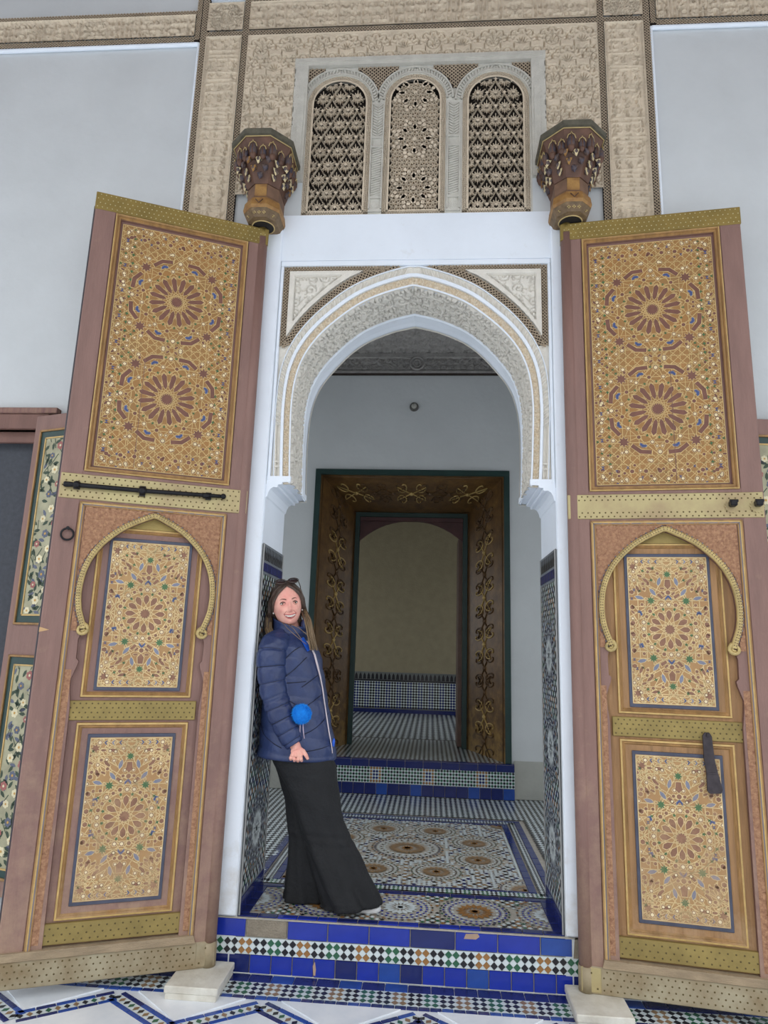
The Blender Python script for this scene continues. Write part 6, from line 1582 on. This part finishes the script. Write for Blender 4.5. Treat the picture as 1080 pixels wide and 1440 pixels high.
# stand-up collar
col = []
for k, (dz, gr) in enumerate(((0.0, 1.0), (0.03, 0.98), (0.06, 1.0), (0.082, 1.04), (0.086, 1.0), (0.07, 0.92), (0.03, 0.86), (0.0, 0.86))):
    col.append([(-0.668+0.104*gr*math.cos(t), 0.155+0.104*gr*math.sin(t)+0.0, 1.690+dz*(1.0+0.30*math.sin(t)-0.30*math.cos(t))) for t in [2*PI*i/48 for i in range(48)]])
b.loft(col, caps=False)
b.ball((-0.578, 0.12, 1.750), 0.034, 12, 8, sx=0.8, sy=1.0, sz=1.2)
jacket = pbuild(b, 'jacket', NAVY, vox=0.0042, smooth=2)
# seams of the near sleeve
b = MB(); rg_ = sleeve(AR, SE, 0.92)
for u in (0.16, 0.30, 0.435, 0.56, 0.655, 0.77, 0.875, 0.965):
    r = rg_[int(u*109)]; b.tube([Vector(p) for p in r], 0.0022, 5, closed=True)
pbuild(b, 'sleeve_seams', NAVYD, parent=person)['kind'] = 'stuff'
b = MB()
def surf(px, z, out=0.0):
    cx, a, bb = lerp_rows(TR, z); t = max(-0.999, min(0.999, (px-cx)/a)); return Vector((px, 0.168-bb*1.02*math.sqrt(1-t*t)-out, z))
for line in ([(-0.655, 1.56), (-0.62, 1.60), (-0.585, 1.625)], [(-0.655, 1.46), (-0.60, 1.505), (-0.545, 1.57)], [(-0.64, 1.43), (-0.58, 1.435), (-0.54, 1.44)], [(-0.56, 1.41), (-0.52, 1.44), (-0.485, 1.475)], [(-0.62, 1.335), (-0.55, 1.30), (-0.50, 1.33), (-0.455, 1.375)], [(-0.53, 1.165), (-0.48, 1.19), (-0.44, 1.23), (-0.425, 1.27)], [(-0.80, 1.20), (-0.77, 1.15), (-0.70, 1.11), (-0.65, 1.09)], [(-0.53, 1.075), (-0.46, 1.085), (-0.405, 1.10)]):
    C = smoothc(line, 2); b.tube([surf(x, z, 0.001) for x, z in C], 0.0020, 5)
pbuild(b, 'quilting_seams', NAVYD, parent=person)['kind'] = 'stuff'
b = MB(); zp = []
for px, z in ((-0.560, 1.660), (-0.535, 1.625), (-0.515, 1.585), (-0.495, 1.52), (-0.478, 1.46), (-0.462, 1.40), (-0.447, 1.33), (-0.432, 1.25), (-0.415, 1.17), (-0.398, 1.10), (-0.392, 1.06)):
    cx, a, bb = lerp_rows(TR, z); t = (px-cx)/a; t = min(0.93, t); zp.append(Vector((cx+a*1.01*t+0.004, 0.168-bb*1.03*math.sqrt(1-t*t)-0.003, z)))
b.tube(zp, [0.003, 0.004, 0.006, 0.006, 0.0045, 0.004, 0.0035, 0.0032, 0.0032, 0.003, 0.003], 6); pbuild(b, 'zip', mat('zip_pale_pink', (226, 212, 218), 0.4))
b = MB(); b.prism([(-0.590, 1.672), (-0.575, 1.680), (-0.528, 1.612), (-0.545, 1.602)], 0.0, -0.012, lambda u, v, h: tuple(surf(u, v, 0.012+h)+Vector((0, 0, 0)))); pbuild(b, 'blue_lining', mat('bright_blue_lining', (38, 98, 214), 0.5), recalc=True)
b = MB(); b.ball((-0.384, 0.11, 1.115), 0.018, 10, 8, sx=0.45, sz=1.3); pbuild(b, 'blue_tab', mat('bright_blue_lining', (38, 98, 214), 0.5))
# ---- pompom and cords
b = MB(); pc = surf(-0.546, 1.272, 0.035); b.ball(pc, 0.046, 24, 16)
for i in range(900):
    z = 1-2*(i+0.5)/900; r = math.sqrt(1-z*z); a = i*2.39996; d = Vector((r*math.cos(a), r*math.sin(a), z)); L = 0.057+rg.uniform(-0.005, 0.005)
    t = d.cross(Vector((0.3, 0.5, 0.8))).normalized()*0.0028; t2 = d.cross(t).normalized()*0.0028; p = pc+d*0.040; q = pc+d*L
    b.poly([p+t, p-t, q], 0); b.poly([p+t2, p-t2, q], 0)
pom = pbuild(b, 'pompom', mat('bright_blue_yarn', (40, 168, 245), 0.9, var=0.2, vs=60, rgb2=(24, 138, 226)))
for dx in (-0.006, 0.008):
    b = MB(); b.tube([pc+Vector((dx, 0.010, -0.045)), pc+Vector((dx*1.3, 0.020, -0.085)), pc+Vector((dx*1.6+0.004, 0.026, -0.128))], 0.0026, 6)
    pbuild(b, 'zip_pull_cord', mat('cord_lilac', (212, 196, 214), 0.5))
# ---- trousers
def leg(rows, y0, y1, bh, n=120, seed=0.0, shear=0.0):
    rings = []; zmin, zmax = rows[0][0], rows[-1][0]
    for i in range(n):
        z = zmin+(zmax-zmin)*i/(n-1); x0, x1 = lerp_rows(rows, z); u = (z-zmin)/(zmax-zmin); cy = y0+(y1-y0)*u; bb = lerp_rows(bh, z)[0]
        def fn(t, z=z, u=u):
            fold = (1-u)**1.2; return 1+0.10*fold*math.sin(4*t+seed+z*5.0)+0.06*fold*math.sin(9*t-seed*2+z*6)+0.012*math.sin(3*t+z*38+seed)*(1 if u < 0.8 else 0)+0.02*math.exp(-((z-0.62)/0.05)**2)*math.sin(z*120+2*t)
        rings.append(ell((x0+x1)/2, cy, z, (x1-x0)/2, bb, 56, fn, tx=shear*(1-u)))
    return rings
NL = [(0.285, -0.412, -0.108), (0.300, -0.405, -0.105), (0.358, -0.432, -0.135), (0.443, -0.468, -0.178), (0.528, -0.503, -0.218), (0.615, -0.535, -0.266), (0.702, -0.566, -0.311), (0.792, -0.595, -0.331), (0.900, -0.650, -0.352), (0.991, -0.716, -0.368), (1.050, -0.745, -0.405), (1.10, -0.74, -0.43)]
FL = [(0.268, -0.660, -0.400), (0.306, -0.652, -0.405), (0.395, -0.644, -0.428), (0.485, -0.634, -0.452), (0.576, -0.632, -0.470), (0.686, -0.647, -0.480), (0.798, -0.664, -0.480), (0.90, -0.70, -0.45), (1.0, -0.74, -0.42), (1.10, -0.76, -0.42)]
b = MB(); b.loft(leg(NL, 0.150, 0.130, [(0.285, 0.105), (0.45, 0.095), (0.62, 0.085), (0.80, 0.10), (1.0, 0.115), (1.1, 0.11)], seed=0.6, shear=0.10)); b.loft(leg(FL, 0.275, 0.215, [(0.268, 0.095), (0.45, 0.085), (0.62, 0.078), (0.80, 0.095), (1.0, 0.115), (1.1, 0.12)], seed=2.4))
pbuild(b, 'trousers', BLACKD, vox=0.0055, smooth=3)
# ---- shoes
for nm, (hx, hy), (tx_, ty_) in (('shoe', (-0.345, 0.150), (-0.100, 0.165)), ('shoe', (-0.60, 0.265), (-0.37, 0.275))):
    b = MB(); A = Vector((hx, hy, 0)); B_v = Vector((tx_, ty_, 0)); d = (B_v-A).normalized(); n_ = Vector((-d.y, d.x, 0)); L = (B_v-A).length
    W_ = [(0, 0.020), (0.06, 0.032), (0.25, 0.036), (0.5, 0.037), (0.75, 0.045), (0.92, 0.036), (1.0, 0.010)]
    out = [A+d*L*u+n_*w_ for u, w_ in W_]+[A+d*L*u-n_*w_ for u, w_ in reversed(W_)]
    def ring(z, k): return [(c.x+(p.x-c.x)*k, c.y+(p.y-c.y)*k, z) for p in out for c in [A+d*L*0.5]]
    b.loft([ring(P_+0.001, 0.96), ring(P_+0.010, 1.0), ring(P_+0.026, 0.985)]); so = pbuild(b, nm, mat('white_sole', (232, 234, 236), 0.5))
    b = MB(); up_ = []
    for z, s0, s1, kw in ((0.026, 0.02, 0.97, 0.94), (0.045, 0.03, 0.92, 0.86), (0.062, 0.04, 0.75, 0.74), (0.085, 0.04, 0.50, 0.62), (0.105, 0.04, 0.38, 0.58)):
        up_.append([tuple(A+d*L*(s0+(s1-s0)*u)+sg*n_*w_*kw+Vector((0, 0, P_+z))) for sg, lst in ((1, W_), (-1, list(reversed(W_)))) for u, w_ in lst])
    b.loft(up_); pbuild(b, 'shoe_upper', mat('shoe_black', (34, 34, 38), 0.6), parent=person)
# sunglasses pushed up on her hair
sgl = empty('sunglasses', HP(0, 0.08, 0.115)); tag(sgl, 'dark sunglasses pushed up on the smiling woman\'s hair', 'sunglasses')
O2 = HP(0, 0.08, 0.115)
def sb(b, nm, m_): 
    b.v = [tuple(Vector(p)-O2) for p in b.v]; return b.build(nm, m_, sgl)
Mg = Matrix((X_, (F_*0.62+U_*0.78).normalized(), (U_*0.62-F_*0.78).normalized())).transposed()
for s in (-1, 1):
    b = MB(); b.ball(HP(s*0.036, 0.078, 0.124), 0.029, 18, 10, sx=1.0, sy=0.28, sz=0.72, M=Mg); sb(b, 'lens', mat('brown_lens', (52, 38, 38), 0.12))
b = MB()
for s in (-1, 1):
    c = HP(s*0.036, 0.080, 0.124); b.tube([c+Mg @ Vector((0.030*math.cos(2*PI*i/24), 0.004, 0.0215*math.sin(2*PI*i/24))) for i in range(24)], 0.0022, 6, closed=True)
    b.tube([HP(s*0.066, 0.074, 0.118), HP(s*0.082, 0.03, 0.09), HP(s*0.090, -0.02, 0.05)], 0.0026, 6)
b.tube([HP(-0.009, 0.090, 0.124), HP(0, 0.094, 0.126), HP(0.009, 0.090, 0.124)], 0.0022, 6)
sb(b, 'frame', mat('frame_tortoise', (70, 54, 44), 0.3))
